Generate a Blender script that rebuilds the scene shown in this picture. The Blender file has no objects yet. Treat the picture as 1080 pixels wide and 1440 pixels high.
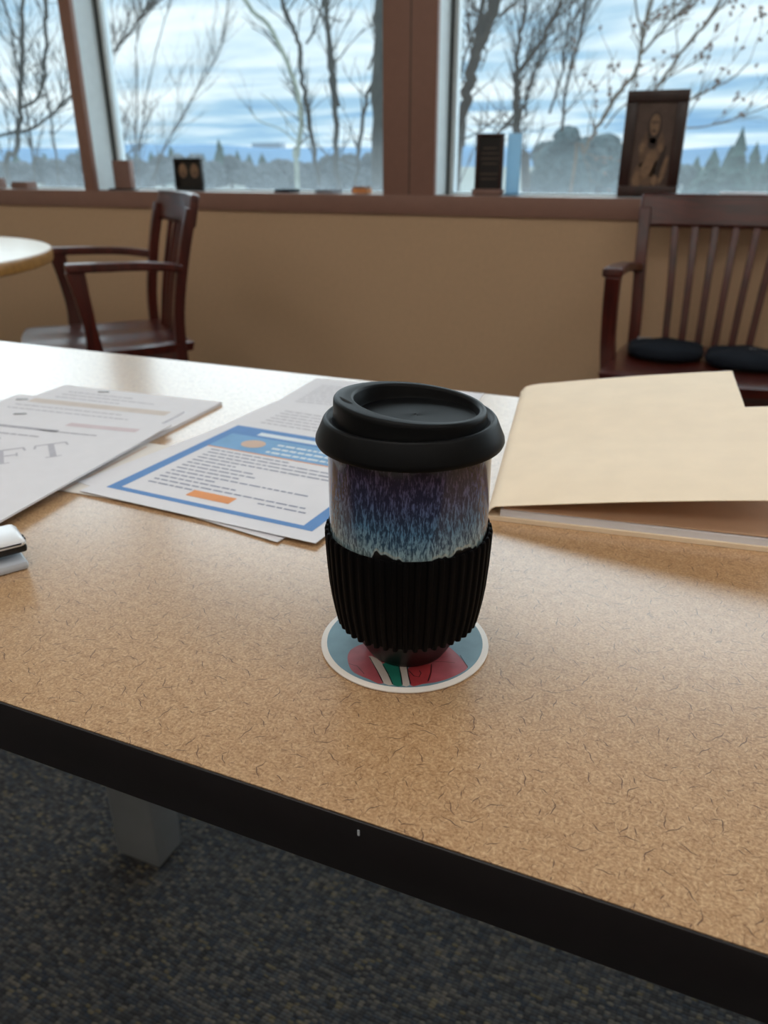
import bpy, bmesh, math, random
from mathutils import Vector, Matrix
import numpy as np

# ------------------------------------------------------------------ camera
SC = bpy.context.scene
COL = SC.collection
FPX = 1082.0                       # focal length in pixels of the 1080 x 1440 frame
PITCH = math.radians(24.3)
YAW = math.radians(22.8)
CAMZ = 0.986
cd = bpy.data.cameras.new('camera')
cam = bpy.data.objects.new('camera', cd)
COL.objects.link(cam)
cd.sensor_fit = 'VERTICAL'
cd.sensor_height = 36.0
cd.sensor_width = 27.0
cd.lens = FPX / 1440.0 * 36.0
cd.clip_start = 0.01
cd.clip_end = 10000
cam.location = (0, 0, CAMZ)
cam.rotation_euler = (math.pi / 2 - PITCH, 0, YAW)
cd.dof.use_dof = True
cd.dof.focus_distance = 0.385
cd.dof.aperture_fstop = 11.5
SC.camera = cam

# ------------------------------------------------------------------ exposure
vs = SC.view_settings
vs.view_transform = 'Standard'
vs.look = 'None'
vs.gamma = 1.0
vs.use_curve_mapping = False
vs.exposure = 0.15

# ------------------------------------------------------------------ sky
W = bpy.data.worlds.new('cloudy_sky')
SC.world = W
W.use_nodes = True
nt = W.node_tree
nt.nodes.clear()
def N(tree, kind, **kw):
    n = tree.nodes.new(kind)
    for k, v in kw.items():
        setattr(n, k, v)
    return n
def math_node(tree, op, a, b=None, c=None, clamp=False):
    n = tree.nodes.new('ShaderNodeMath')
    n.operation = op
    n.use_clamp = clamp
    for i, v in enumerate((a, b, c)):
        if v is None:
            continue
        if isinstance(v, (int, float)):
            n.inputs[i].default_value = v
        else:
            tree.links.new(v, n.inputs[i])
    return n.outputs[0]
def build_sky():
    L = nt.links.new
    out = N(nt, 'ShaderNodeOutputWorld')
    bg = N(nt, 'ShaderNodeBackground')
    tc = N(nt, 'ShaderNodeTexCoord')
    sep = N(nt, 'ShaderNodeSeparateXYZ')
    L(tc.outputs['Generated'], sep.inputs[0])
    zc = math_node(nt, 'MAXIMUM', sep.outputs[2], 0.0)
    den = math_node(nt, 'ADD', zc, 0.07)
    u = math_node(nt, 'DIVIDE', sep.outputs[0], den)
    v = math_node(nt, 'DIVIDE', sep.outputs[1], den)
    cmb = N(nt, 'ShaderNodeCombineXYZ')
    L(math_node(nt, 'MULTIPLY', u, 0.34), cmb.inputs[0])
    L(math_node(nt, 'MULTIPLY', v, 0.62), cmb.inputs[1])
    n1 = N(nt, 'ShaderNodeTexNoise')
    n1.inputs['Scale'].default_value = 1.0
    n1.inputs['Detail'].default_value = 7
    n1.inputs['Roughness'].default_value = 0.58
    n1.inputs['Distortion'].default_value = 0.35
    L(cmb.outputs[0], n1.inputs['Vector'])
    ramp = N(nt, 'ShaderNodeValToRGB')
    cr = ramp.color_ramp
    cr.elements[0].position = 0.34
    cr.elements[0].color = (0.235, 0.45, 0.72, 1)
    cr.elements[1].position = 0.68
    cr.elements[1].color = (1.22, 1.30, 1.34, 1)
    e = cr.elements.new(0.44)
    e.color = (0.42, 0.64, 0.83, 1)
    e = cr.elements.new(0.56)
    e.color = (0.86, 0.98, 1.05, 1)
    L(n1.outputs['Fac'], ramp.inputs[0])
    L(ramp.outputs[0], bg.inputs['Color'])
    bg.inputs['Strength'].default_value = 0.98
    L(bg.outputs[0], out.inputs[0])
build_sky()

# ------------------------------------------------------------------ sun behind thin cloud
sd = bpy.data.lights.new('sun', 'SUN')
sun = bpy.data.objects.new('sun', sd)
COL.objects.link(sun)
sd.energy = 5.3
sd.angle = math.radians(115)
sd.color = (0.89, 0.96, 1.0)
SUN_EL = math.radians(40)
SUN_AZ = math.radians(-4)           # measured from +Y towards +X
sdir = Vector((math.sin(SUN_AZ) * math.cos(SUN_EL), math.cos(SUN_AZ) * math.cos(SUN_EL), math.sin(SUN_EL)))
sun.rotation_euler = sdir.to_track_quat('Z', 'Y').to_euler()
sun.location = sdir * 50

FILL_STRENGTH = 4.4

# ------------------------------------------------------------------ pixel helpers (directions only; depth from what is touched)
FH = Vector((-math.sin(YAW), math.cos(YAW), 0))
RH = Vector((math.cos(YAW), math.sin(YAW), 0))
ZU = Vector((0, 0, 1))
FW = FH * math.cos(PITCH) - ZU * math.sin(PITCH)
UP = FH * math.sin(PITCH) + ZU * math.cos(PITCH)
CAM = Vector((0, 0, CAMZ))
def ray(x, y):
    return FW + RH * ((x - 540) / FPX) - UP * ((y - 720) / FPX)
def onz(x, y, z):
    r = ray(x, y)
    return CAM + r * ((z - CAMZ) / r.z)
def ony(x, y, Y):
    r = ray(x, y)
    return CAM + r * (Y / r.y)
rnd = random.Random(7)

# ------------------------------------------------------------------ object helpers
def link(o, parent=None):
    COL.objects.link(o)
    if parent is not None:
        o.parent = parent
    return o
def mesh_obj(name, verts, faces, mat, parent=None, smooth=None, loc=None):
    me = bpy.data.meshes.new(name)
    me.from_pydata([tuple(v) for v in verts], [], faces)
    bm = bmesh.new(); bm.from_mesh(me)
    bmesh.ops.recalc_face_normals(bm, faces=bm.faces)
    bm.to_mesh(me); bm.free()
    return finish(name, me, mat, parent, smooth, loc)
def finish(name, me, mat, parent=None, smooth=None, loc=None):
    if mat is not None:
        me.materials.append(mat)
    if smooth is not None:
        me.polygons.foreach_set('use_smooth', [True] * len(me.polygons))
        if smooth < 179:
            me.set_sharp_from_angle(angle=math.radians(smooth))
    me.update()
    o = bpy.data.objects.new(name, me)
    if loc is not None:
        o.location = loc
    return link(o, parent)
def bm_obj(name, bm, mat, parent=None, smooth=None, loc=None):
    me = bpy.data.meshes.new(name)
    bmesh.ops.recalc_face_normals(bm, faces=bm.faces)
    bm.to_mesh(me); bm.free()
    return finish(name, me, mat, parent, smooth, loc)
def thing(name, label, cat, loc=(0, 0, 0), rz=0.0, group=None):
    o = bpy.data.objects.new(name, None)
    o.empty_display_size = 0.05
    o.location = loc
    o.rotation_euler = (0, 0, rz)
    link(o)
    return tag(o, label, cat, group)
def tag(o, label=None, cat=None, group=None, kind=None):
    if label: o['label'] = label
    if cat: o['category'] = cat
    if group: o['group'] = group
    if kind: o['kind'] = kind
    return o
def box_bm(x0, x1, y0, y1, z0, z1, bevel=0.0, seg=2, bm=None):
    new = bm is None
    if new: bm = bmesh.new()
    vs_ = [bm.verts.new((x, y, z)) for z in (z0, z1) for y in (y0, y1) for x in (x0, x1)]
    fs = [bm.faces.new([vs_[i] for i in q]) for q in ((0, 2, 3, 1), (4, 5, 7, 6), (0, 1, 5, 4), (2, 6, 7, 3), (0, 4, 6, 2), (1, 3, 7, 5))]
    if bevel > 0:
        es = list({e for f in fs for e in f.edges})
        bmesh.ops.bevel(bm, geom=es, offset=bevel, segments=seg, affect='EDGES', profile=0.5)
    return bm
def box(name, x0, x1, y0, y1, z0, z1, mat, parent=None, bevel=0.0, seg=2, loc=None):
    return bm_obj(name, box_bm(x0, x1, y0, y1, z0, z1, bevel, seg), mat, parent, 35 if bevel > 0 else None, loc)
def sweep(name, pts, ws, hs, side, mat, parent=None, bevel=0.003):
    """rectangular bar along pts; side = vector giving the width direction"""
    pts = [Vector(p) for p in pts]
    n = len(pts)
    if isinstance(ws, (int, float)): ws = [ws] * n
    if isinstance(hs, (int, float)): hs = [hs] * n
    side = Vector(side).normalized()
    verts, faces = [], []
    for i, p in enumerate(pts):
        t = (pts[min(i + 1, n - 1)] - pts[max(i - 1, 0)]).normalized()
        s = (side - t * side.dot(t)).normalized()
        k = t.cross(s).normalized()
        for a, b in ((-1, -1), (1, -1), (1, 1), (-1, 1)):
            verts.append(p + s * (a * ws[i] / 2) + k * (b * hs[i] / 2))
    for i in range(n - 1):
        for j in range(4):
            k2 = (j + 1) % 4
            faces.append((i * 4 + j, i * 4 + k2, i * 4 + 4 + k2, i * 4 + 4 + j))
    faces.append((3, 2, 1, 0))
    e = (n - 1) * 4
    faces.append((e, e + 1, e + 2, e + 3))
    o = mesh_obj(name, verts, faces, mat, parent, 40)
    if bevel > 0:
        m = o.modifiers.new('bevel', 'BEVEL')
        m.width = bevel; m.segments = 2; m.limit_method = 'ANGLE'; m.angle_limit = math.radians(50)
    return o
def smooth_path(pts, n=6):
    """Catmull-Rom"""
    P = [Vector(p) for p in pts]
    P = [P[0] * 2 - P[1]] + P + [P[-1] * 2 - P[-2]]
    out = []
    for i in range(1, len(P) - 2):
        for k in range(n):
            t = k / n
            a, b, c, d = P[i - 1], P[i], P[i + 1], P[i + 2]
            out.append(0.5 * ((2 * b) + (c - a) * t + (2 * a - 5 * b + 4 * c - d) * t * t + (3 * b - a - 3 * c + d) * t ** 3))
    out.append(P[-2])
    return out
def lathe(profile, seg, radius_fn=None, close=False):
    """profile (r, z); radius_fn(r, z, ang, index) -> (r, z)"""
    verts, faces = [], []
    n = len(profile)
    for i, (r, z) in enumerate(profile):
        for k in range(seg):
            a = 2 * math.pi * k / seg
            rr, zz = (r, z) if radius_fn is None else radius_fn(r, z, a, i)
            verts.append((rr * math.cos(a), rr * math.sin(a), zz))
    for i in range(n - 1):
        for k in range(seg):
            k2 = (k + 1) % seg
            faces.append((i * seg + k, i * seg + k2, (i + 1) * seg + k2, (i + 1) * seg + k))
    if close:
        for k in range(seg):
            k2 = (k + 1) % seg
            faces.append(((n - 1) * seg + k, (n - 1) * seg + k2, k2, k))
    else:
        if profile[0][0] > 1e-6: faces.append(tuple(range(seg))[::-1])
        if profile[-1][0] > 1e-6: faces.append(tuple((n - 1) * seg + k for k in range(seg)))
    return verts, faces

# ------------------------------------------------------------------ materials
def mat_new(name):
    m = bpy.data.materials.new(name)
    m.use_nodes = True
    t = m.node_tree
    p = t.nodes['Principled BSDF']
    return m, t, p
def setp(p, **kw):
    for k, v in kw.items():
        p.inputs[k].default_value = v
def rgb(r, g, b):
    f = lambda c: ((c / 255 + 0.055) / 1.055) ** 2.4 if c > 10 else c / 255 / 12.92
    return (f(r), f(g), f(b), 1)
def noise(t, vec, scale, detail=3, rough=0.5, dist=0.0):
    n = t.nodes.new('ShaderNodeTexNoise')
    n.inputs['Scale'].default_value = scale
    n.inputs['Detail'].default_value = detail
    n.inputs['Roughness'].default_value = rough
    n.inputs['Distortion'].default_value = dist
    if vec is not None: t.links.new(vec, n.inputs['Vector'])
    return n
def ramp(t, fac, stops):
    n = t.nodes.new('ShaderNodeValToRGB')
    cr = n.color_ramp
    cr.elements[0].position, cr.elements[0].color = stops[0]
    cr.elements[1].position, cr.elements[1].color = stops[-1]
    for p_, c_ in stops[1:-1]:
        cr.elements.new(p_).color = c_
    if fac is not None: t.links.new(fac, n.inputs[0])
    return n.outputs[0]
def mixc(t, fac, a, b, mode='MIX'):
    n = t.nodes.new('ShaderNodeMix')
    n.data_type = 'RGBA'
    n.blend_type = mode
    for i, v in ((0, fac), (6, a), (7, b)):
        if isinstance(v, (int, float)): n.inputs[i].default_value = v
        elif isinstance(v, tuple): n.inputs[i].default_value = v
        else: t.links.new(v, n.inputs[i])
    return n.outputs[2]
def objco(t):
    return t.nodes.new('ShaderNodeTexCoord').outputs['Object']
def mapping(t, vec, scale=(1, 1, 1), rot=(0, 0, 0), loc=(0, 0, 0)):
    n = t.nodes.new('ShaderNodeMapping')
    n.inputs['Scale'].default_value = scale
    n.inputs['Rotation'].default_value = rot
    n.inputs['Location'].default_value = loc
    t.links.new(vec, n.inputs[0])
    return n.outputs[0]
def bump(t, p, h, strength=0.2, dist=0.001):
    b = t.nodes.new('ShaderNodeBump')
    b.inputs['Strength'].default_value = strength
    b.inputs['Distance'].default_value = dist
    t.links.new(h, b.inputs['Height'])
    t.links.new(b.outputs[0], p.inputs['Normal'])
def simple(name, col, rough=0.5, var=0.08, scale=30, metal=0.0, spec=0.5, bumps=0.0, coat=0.0):
    m, t, p = mat_new(name)
    co = objco(t)
    n = noise(t, co, scale, 4)
    lo = tuple(c * (1 - var) for c in col[:3]) + (1,)
    hi = tuple(min(1, c * (1 + var)) for c in col[:3]) + (1,)
    t.links.new(ramp(t, n.outputs['Fac'], [(0.3, lo), (0.7, hi)]), p.inputs['Base Color'])
    setp(p, Roughness=rough, Metallic=metal)
    p.inputs['Specular IOR Level'].default_value = spec
    if coat: p.inputs['Coat Weight'].default_value = coat; p.inputs['Coat Roughness'].default_value = 0.08
    if bumps: bump(t, p, n.outputs['Fac'], bumps, 0.001)
    return m

def fibre_layer(t, co, cell, half, width, seedx, bend):
    """short curved fibres, one per voronoi cell; returns 0..1 mask"""
    L = t.links.new
    mp = mapping(t, co, (1 / cell,) * 3, (0, 0, seedx * 0.7), (seedx, seedx * 1.7, 0))
    v = t.nodes.new('ShaderNodeTexVoronoi')
    v.voronoi_dimensions = '2D'
    v.inputs['Scale'].default_value = 1.0
    v.inputs['Randomness'].default_value = 1.0
    L(mp, v.inputs['Vector'])
    sub = t.nodes.new('ShaderNodeVectorMath'); sub.operation = 'SUBTRACT'
    L(mp, sub.inputs[0]); L(v.outputs['Position'], sub.inputs[1])
    cs = t.nodes.new('ShaderNodeSeparateColor'); L(v.outputs['Color'], cs.inputs[0])
    sx = t.nodes.new('ShaderNodeSeparateXYZ'); L(sub.outputs[0], sx.inputs[0])
    a = math_node(t, 'MULTIPLY', cs.outputs[0], 6.283)
    ca = math_node(t, 'COSINE', a); sa = math_node(t, 'SINE', a)
    u = math_node(t, 'ADD', math_node(t, 'MULTIPLY', sx.outputs[0], ca), math_node(t, 'MULTIPLY', sx.outputs[1], sa))
    w = math_node(t, 'SUBTRACT', math_node(t, 'MULTIPLY', sx.outputs[1], ca), math_node(t, 'MULTIPLY', sx.outputs[0], sa))
    k = math_node(t, 'MULTIPLY', math_node(t, 'SUBTRACT', cs.outputs[1], 0.5), bend)
    w2 = math_node(t, 'ADD', w, math_node(t, 'MULTIPLY', k, math_node(t, 'MULTIPLY', u, u)))
    # a little wave
    w2 = math_node(t, 'ADD', w2, math_node(t, 'MULTIPLY', math_node(t, 'SINE', math_node(t, 'MULTIPLY', u, 14.0)), 0.02))
    hl = math_node(t, 'MULTIPLY', math_node(t, 'ADD', cs.outputs[2], 0.15), half / cell)
    inl = math_node(t, 'SUBTRACT', 1.0, math_node(t, 'DIVIDE', math_node(t, 'ABSOLUTE', u), hl), clamp=True)
    wid = math_node(t, 'MULTIPLY', math_node(t, 'POWER', inl, 0.5), width / cell)
    d = math_node(t, 'SUBTRACT', wid, math_node(t, 'ABSOLUTE', w2))
    return math_node(t, 'MULTIPLY', d, cell / width * 2.2, clamp=True)

def make_tabletop():
    m, t, p = mat_new('fibre_laminate')
    co = objco(t)
    base = noise(t, co, 700, 3, 0.6)
    mid = noise(t, co, 150, 4, 0.65)
    big = noise(t, co, 9, 3, 0.5)
    c = ramp(t, mid.outputs['Fac'], [(0.32, rgb(150, 108, 68)), (0.5, rgb(188, 150, 110)), (0.7, rgb(214, 180, 140))])
    c2 = ramp(t, base.outputs['Fac'], [(0.34, rgb(132, 95, 62)), (0.52, rgb(188, 152, 114)), (0.68, rgb(220, 190, 152))])
    c = mixc(t, 0.62, c, c2)
    c = mixc(t, math_node(t, 'MULTIPLY', big.outputs['Fac'], 0.25), c, rgb(176, 136, 95))
    pale = fibre_layer(t, co, 0.005, 0.003, 0.00045, 9.1, 2.0)
    c = mixc(t, math_node(t, 'MULTIPLY', pale, 0.35), c, rgb(228, 196, 156))
    f3 = fibre_layer(t, co, 0.0045, 0.0022, 0.00022, 5.3, 2.5)
    c = mixc(t, math_node(t, 'MULTIPLY', f3, 0.6), c, rgb(112, 76, 50))
    f2 = fibre_layer(t, co, 0.0062, 0.0032, 0.00024, 2.9, 2.5)
    c = mixc(t, math_node(t, 'MULTIPLY', f2, 0.65), c, rgb(94, 62, 42))
    f1 = fibre_layer(t, co, 0.0125, 0.0062, 0.00036, 1.3, 2.2)
    c = mixc(t, math_node(t, 'MULTIPLY', f1, 0.9), c, rgb(84, 54, 38))
    t.links.new(c, p.inputs['Base Color'])
    setp(p, Roughness=0.30, IOR=1.6)
    p.inputs['Coat Weight'].default_value = 0.6
    p.inputs['Coat Roughness'].default_value = 0.2
    bump(t, p, base.outputs['Fac'], 0.12, 0.0004)
    return m
def make_carpet():
    m, t, p = mat_new('woven_loop_carpet')
    co = objco(t)
    wob = noise(t, co, 40, 2)
    mp = mapping(t, co, (125, 215, 1), (0, 0, math.radians(4)))
    addv = t.nodes.new('ShaderNodeVectorMath'); addv.operation = 'MULTIPLY_ADD'
    t.links.new(wob.outputs['Color'], addv.inputs[0]); addv.inputs[1].default_value = (0.8, 0.8, 0); t.links.new(mp, addv.inputs[2])
    v = t.nodes.new('ShaderNodeTexVoronoi'); v.voronoi_dimensions = '2D'
    v.inputs['Scale'].default_value = 1.0; v.inputs['Randomness'].default_value = 0.3
    t.links.new(addv.outputs[0], v.inputs['Vector'])
    cs = t.nodes.new('ShaderNodeSeparateColor'); t.links.new(v.outputs['Color'], cs.inputs[0])
    c = ramp(t, cs.outputs[0], [(0.0, rgb(50, 50, 51)), (0.45, rgb(68, 68, 69)), (0.8, rgb(84, 82, 80)), (1.0, rgb(102, 97, 88))])
    patch = noise(t, mapping(t, co, (5, 30, 1)), 1.0, 3)
    ol = math_node(t, 'MULTIPLY', math_node(t, 'GREATER_THAN', cs.outputs[1], 0.93), math_node(t, 'GREATER_THAN', patch.outputs['Fac'], 0.46))
    c = mixc(t, math_node(t, 'MULTIPLY', ol, 0.55), c, rgb(116, 106, 80))
    bl = math_node(t, 'GREATER_THAN', cs.outputs[2], 0.72)
    c = mixc(t, math_node(t, 'MULTIPLY', bl, 0.5), c, rgb(54, 63, 74))
    edge = math_node(t, 'MULTIPLY', math_node(t, 'SUBTRACT', v.outputs['Distance'], 0.42), 2.2, clamp=True)
    c = mixc(t, edge, c, rgb(20, 20, 22))
    t.links.new(c, p.inputs['Base Color'])
    setp(p, Roughness=0.95); p.inputs['Specular IOR Level'].default_value = 0.15
    h = math_node(t, 'SUBTRACT', 1.0, v.outputs['Distance'])
    bump(t, p, h, 0.8, 0.004)
    return m
def make_wood(name, dark, light, rough=0.3, axis=2):
    m, t, p = mat_new(name)
    co = objco(t)
    sc = [22, 22, 22]; sc[axis] = 2.2
    n = noise(t, mapping(t, co, tuple(sc)), 2.2, 5, 0.6, 0.6)
    t.links.new(ramp(t, n.outputs['Fac'], [(0.3, dark), (0.7, light)]), p.inputs['Base Color'])
    setp(p, Roughness=rough)
    p.inputs['Coat Weight'].default_value = 0.22
    p.inputs['Coat Roughness'].default_value = 0.2
    return m
def make_glaze():
    m, t, p = mat_new('reactive_glaze')
    co = objco(t)
    sep = t.nodes.new('ShaderNodeSeparateXYZ'); t.links.new(co, sep.inputs[0])
    z = sep.outputs[2]
    streak = noise(t, mapping(t, co, (820, 820, 175)), 1.0, 4, 0.6, 0.6)
    fine = noise(t, mapping(t, co, (1500, 1500, 420)), 1.0, 2, 0.6, 0.3)
    broad = noise(t, mapping(t, co, (70, 70, 25)), 1.0, 3, 0.5)
    zj = math_node(t, 'ADD', z, math_node(t, 'MULTIPLY', math_node(t, 'SUBTRACT', broad.outputs['Fac'], 0.5), 0.012))
    zn = math_node(t, 'DIVIDE', math_node(t, 'SUBTRACT', zj, 0.070), 0.052)      # 0 at the sleeve, 1 at the lid
    lightc = ramp(t, zn, [(0.0, rgb(176, 186, 178)), (0.12, rgb(146, 176, 190)), (0.34, rgb(94, 138, 176)), (0.6, rgb(92, 102, 142)), (0.8, rgb(92, 80, 108)), (1.0, rgb(74, 54, 66))])
    darkc = ramp(t, zn, [(0.0, rgb(104, 120, 120)), (0.2, rgb(48, 74, 98)), (0.55, rgb(40, 44, 70)), (1.0, rgb(42, 28, 36))])
    s = math_node(t, 'ADD', math_node(t, 'MULTIPLY', streak.outputs['Fac'], 0.65), math_node(t, 'MULTIPLY', fine.outputs['Fac'], 0.35))
    thr = math_node(t, 'MULTIPLY', math_node(t, 'SUBTRACT', s, math_node(t, 'MULTIPLY_ADD', zn, 0.07, 0.44)), 8.5, clamp=True)
    c = mixc(t, thr, darkc, lightc)
    # bare black clay below the ragged lower edge of the glaze
    edge_n = noise(t, mapping(t, co, (85, 85, 10)), 1.0, 2, 0.5)
    zedge = math_node(t, 'MULTIPLY_ADD', math_node(t, 'SUBTRACT', edge_n.outputs['Fac'], 0.5), 0.030, 0.0722)
    bare = math_node(t, 'MULTIPLY', math_node(t, 'SUBTRACT', zedge, z), 4000.0, clamp=True)
    rim = math_node(t, 'SUBTRACT', 1.0, math_node(t, 'MULTIPLY', math_node(t, 'ABSOLUTE', math_node(t, 'SUBTRACT', z, math_node(t, 'ADD', zedge, 0.0008))), 900.0), clamp=True)
    c = mixc(t, math_node(t, 'MULTIPLY', rim, 0.6), c, rgb(186, 190, 180))
    low = ramp(t, math_node(t, 'DIVIDE', z, 0.03), [(0.1, rgb(8, 6, 7)), (0.5, rgb(24, 10, 13)), (0.9, rgb(10, 8, 9))])
    c = mixc(t, bare, c, low)
    t.links.new(c, p.inputs['Base Color'])
    t.links.new(math_node(t, 'MULTIPLY_ADD', bare, 0.30, 0.16), p.inputs['Roughness'])
    t.links.new(math_node(t, 'MULTIPLY_ADD', bare, -0.3, 0.3), p.inputs['Coat Weight'])
    p.inputs['Coat Roughness'].default_value = 0.05
    p.inputs['Specular IOR Level'].default_value = 0.4
    bump(t, p, streak.outputs['Fac'], 0.08, 0.0006)
    return m
def make_pane(name, dust):
    """clear glass with a film of dust that is thicker towards the sill"""
    m = bpy.data.materials.new(name); m.use_nodes = True
    t = m.node_tree; t.nodes.clear(); L = t.links.new
    out = t.nodes.new('ShaderNodeOutputMaterial')
    tr = t.nodes.new('ShaderNodeBsdfTransparent'); tr.inputs[0].default_value = (0.95, 0.98, 0.98, 1)
    gl = t.nodes.new('ShaderNodeBsdfGlossy'); gl.inputs['Roughness'].default_value = 0.02
    fr = t.nodes.new('ShaderNodeFresnel'); fr.inputs[0].default_value = 1.15
    mx = t.nodes.new('ShaderNodeMixShader'); L(fr.outputs[0], mx.inputs[0]); L(tr.outputs[0], mx.inputs[1]); L(gl.outputs[0], mx.inputs[2])
    tl = t.nodes.new('ShaderNodeBsdfTranslucent'); tl.inputs[0].default_value = (0.80, 0.88, 0.93, 1)
    co = objco(t)
    sep = t.nodes.new('ShaderNodeSeparateXYZ'); L(co, sep.inputs[0])
    n = noise(t, mapping(t, co, (9, 9, 3)), 1.0, 4, 0.6)
    g = math_node(t, 'MULTIPLY', math_node(t, 'SUBTRACT', 1.13, sep.outputs[2]), 4.5, clamp=True)
    f = math_node(t, 'MULTIPLY_ADD', math_node(t, 'MULTIPLY', g, math_node(t, 'MULTIPLY_ADD', n.outputs['Fac'], 0.6, 0.7)), dust, 0.022)
    m2 = t.nodes.new('ShaderNodeMixShader'); L(f, m2.inputs[0]); L(mx.outputs[0], m2.inputs[1]); L(tl.outputs[0], m2.inputs[2])
    L(m2.outputs[0], out.inputs[0])
    return m
def emit(name, col, s):
    m = bpy.data.materials.new(name); m.use_nodes = True
    t = m.node_tree; p = t.nodes['Principled BSDF']
    setp(p, Roughness=0.5)
    p.inputs['Base Color'].default_value = (0.9, 0.9, 0.9, 1)
    p.inputs['Emission Color'].default_value = col
    p.inputs['Emission Strength'].default_value = s
    return m

M = {}
M['wall'] = simple('tan_wall_paint', rgb(212, 178, 144), 0.75, 0.03, 60, bumps=0.06)
M['wall_other'] = simple('cream_wall_paint', rgb(226, 216, 202), 0.8, 0.03, 50)
M['ceiling'] = simple('white_ceiling', rgb(225, 222, 215), 0.9, 0.03, 80)
M['brown_trim'] = simple('brown_painted_metal', rgb(150, 112, 98), 0.5, 0.04, 40)
M['pale_frame'] = simple('pale_aluminium', rgb(222, 233, 238), 0.45, 0.03, 30)
M['gasket'] = simple('dark_gasket', rgb(52, 60, 62), 0.6, 0.05, 30)
M['sill'] = simple('pale_sill', rgb(176, 170, 162), 0.4, 0.05, 25)
M['table'] = make_tabletop()
M['edge'] = simple('dark_edge_band', rgb(24, 20, 22), 0.42, 0.12, 90, spec=0.35)
M['carpet'] = make_carpet()
M['grey_metal'] = simple('grey_painted_steel', rgb(112, 114, 117), 0.45, 0.04, 30)
M['mahogany'] = make_wood('dark_red_mahogany', rgb(54, 17, 13), rgb(96, 36, 26), 0.28)
M['mahogany_x'] = make_wood('dark_red_mahogany_cross', rgb(54, 17, 13), rgb(98, 37, 26), 0.28, 0)
M['blond'] = make_wood('blond_oak', rgb(152, 104, 50), rgb(184, 134, 74), 0.35, 0)
M['blond_top'] = make_wood('pale_oak_top', rgb(188, 158, 118), rgb(212, 186, 148), 0.3, 0)
M['silicone'] = simple('black_silicone', rgb(7, 8, 10), 0.44, 0.12, 300, spec=0.12)
M['silicone_sleeve'] = simple('matte_black_silicone', rgb(6, 6, 8), 0.55, 0.1, 300, spec=0.07)
M['slot'] = simple('slot_black', rgb(3, 3, 3), 0.9)
M['glaze'] = make_glaze()
M['paper'] = simple('white_paper', rgb(224, 224, 230), 0.75, 0.015, 60, spec=0.25)
M['paper_cream'] = simple('cream_paper', rgb(226, 221, 216), 0.75, 0.02, 60, spec=0.25)
M['paper_shade'] = simple('warm_shaded_paper', rgb(206, 170, 140), 0.7, 0.03, 60, spec=0.25)  # warm shade under the folder cover, put into the paper colour
M['manila'] = simple('manila_card', rgb(242, 222, 194), 0.6, 0.03, 35, spec=0.3, bumps=0.05)
M['ink_grey'] = simple('grey_ink', rgb(174, 174, 184), 0.8, 0.05, 100)
M['ink_pale'] = simple('pale_grey_ink', rgb(186, 186, 196), 0.8, 0.04, 100)
M['ink_dark'] = simple('dark_ink', rgb(136, 144, 166), 0.8, 0.05, 100)
M['ink_blue'] = simple('blue_ink', rgb(92, 138, 196), 0.7, 0.04, 60)
M['ink_sky'] = simple('light_blue_ink', rgb(118, 166, 210), 0.7, 0.08, 40)
M['ink_orange'] = simple('orange_ink', rgb(226, 150, 92), 0.7, 0.04, 60)
M['ink_band'] = simple('pale_tan_ink', rgb(206, 196, 190), 0.7, 0.04, 60)
M['ink_tan'] = simple('tan_ink', rgb(206, 178, 160), 0.7, 0.04, 60)
M['ink_white'] = simple('white_ink', rgb(215, 226, 236), 0.7, 0.03, 60)
M['ink_pink'] = simple('pink_ink', rgb(208, 194, 200), 0.7, 0.03, 60)
M['steel'] = simple('staple_steel', rgb(140, 142, 146), 0.35, 0.05, 60, metal=0.8)
M['coaster_white'] = simple('coaster_white', rgb(232, 226, 220), 0.5, 0.02, 60)
M['coaster_blue'] = simple('coaster_blue_print', rgb(112, 146, 160), 0.35, 0.08, 120)
M['coaster_red'] = simple('coaster_red_print', rgb(160, 56, 60), 0.35, 0.16, 140)
M['coaster_pink'] = simple('coaster_pink_print', rgb(168, 82, 90), 0.35, 0.14, 140)
M['coaster_green'] = simple('coaster_green_print', rgb(38, 116, 100), 0.35, 0.12, 140)
M['coaster_cream'] = simple('coaster_cream_print', rgb(198, 186, 178), 0.35, 0.05, 140)
M['coaster_line'] = simple('coaster_line_print', rgb(30, 24, 28), 0.4, 0.05, 140)
M['stapler_white'] = simple('stapler_white_plastic', rgb(228, 230, 234), 0.25, 0.02, 60)
M['stapler_black'] = simple('stapler_black_plastic', rgb(16, 16, 18), 0.4, 0.05, 60)
M['stapler_grey'] = simple('stapler_grey_plastic', rgb(188, 194, 204), 0.35, 0.03, 60)
M['navy_cloth'] = simple('navy_cloth', rgb(26, 32, 42), 0.85, 0.15, 200, spec=0.2, bumps=0.2)
M['pale_print'] = simple('pale_print', rgb(170, 172, 176), 0.7, 0.1, 300)
M['frame_wood'] = make_wood('dark_frame_wood', rgb(36, 18, 16), rgb(62, 30, 25), 0.4)
M['frame_black'] = simple('black_frame', rgb(20, 17, 18), 0.45, 0.1, 60)
M['photo_bg'] = simple('sepia_photo_ground', rgb(92, 72, 64), 0.4, 0.2, 30)
M['photo_tone'] = simple('sepia_photo_tone', rgb(142, 112, 88), 0.45, 0.3, 45)
M['photo_mid'] = simple('sepia_photo_mid', rgb(116, 90, 72), 0.45, 0.3, 45)
M['photo_dark'] = simple('sepia_photo_shade', rgb(58, 42, 38), 0.45, 0.2, 45)
M['brown_box'] = simple('brown_card', rgb(138, 106, 96), 0.6, 0.05, 40)
M['acrylic'] = simple('pale_blue_plastic', rgb(178, 206, 224), 0.3, 0.04, 30)
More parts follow.
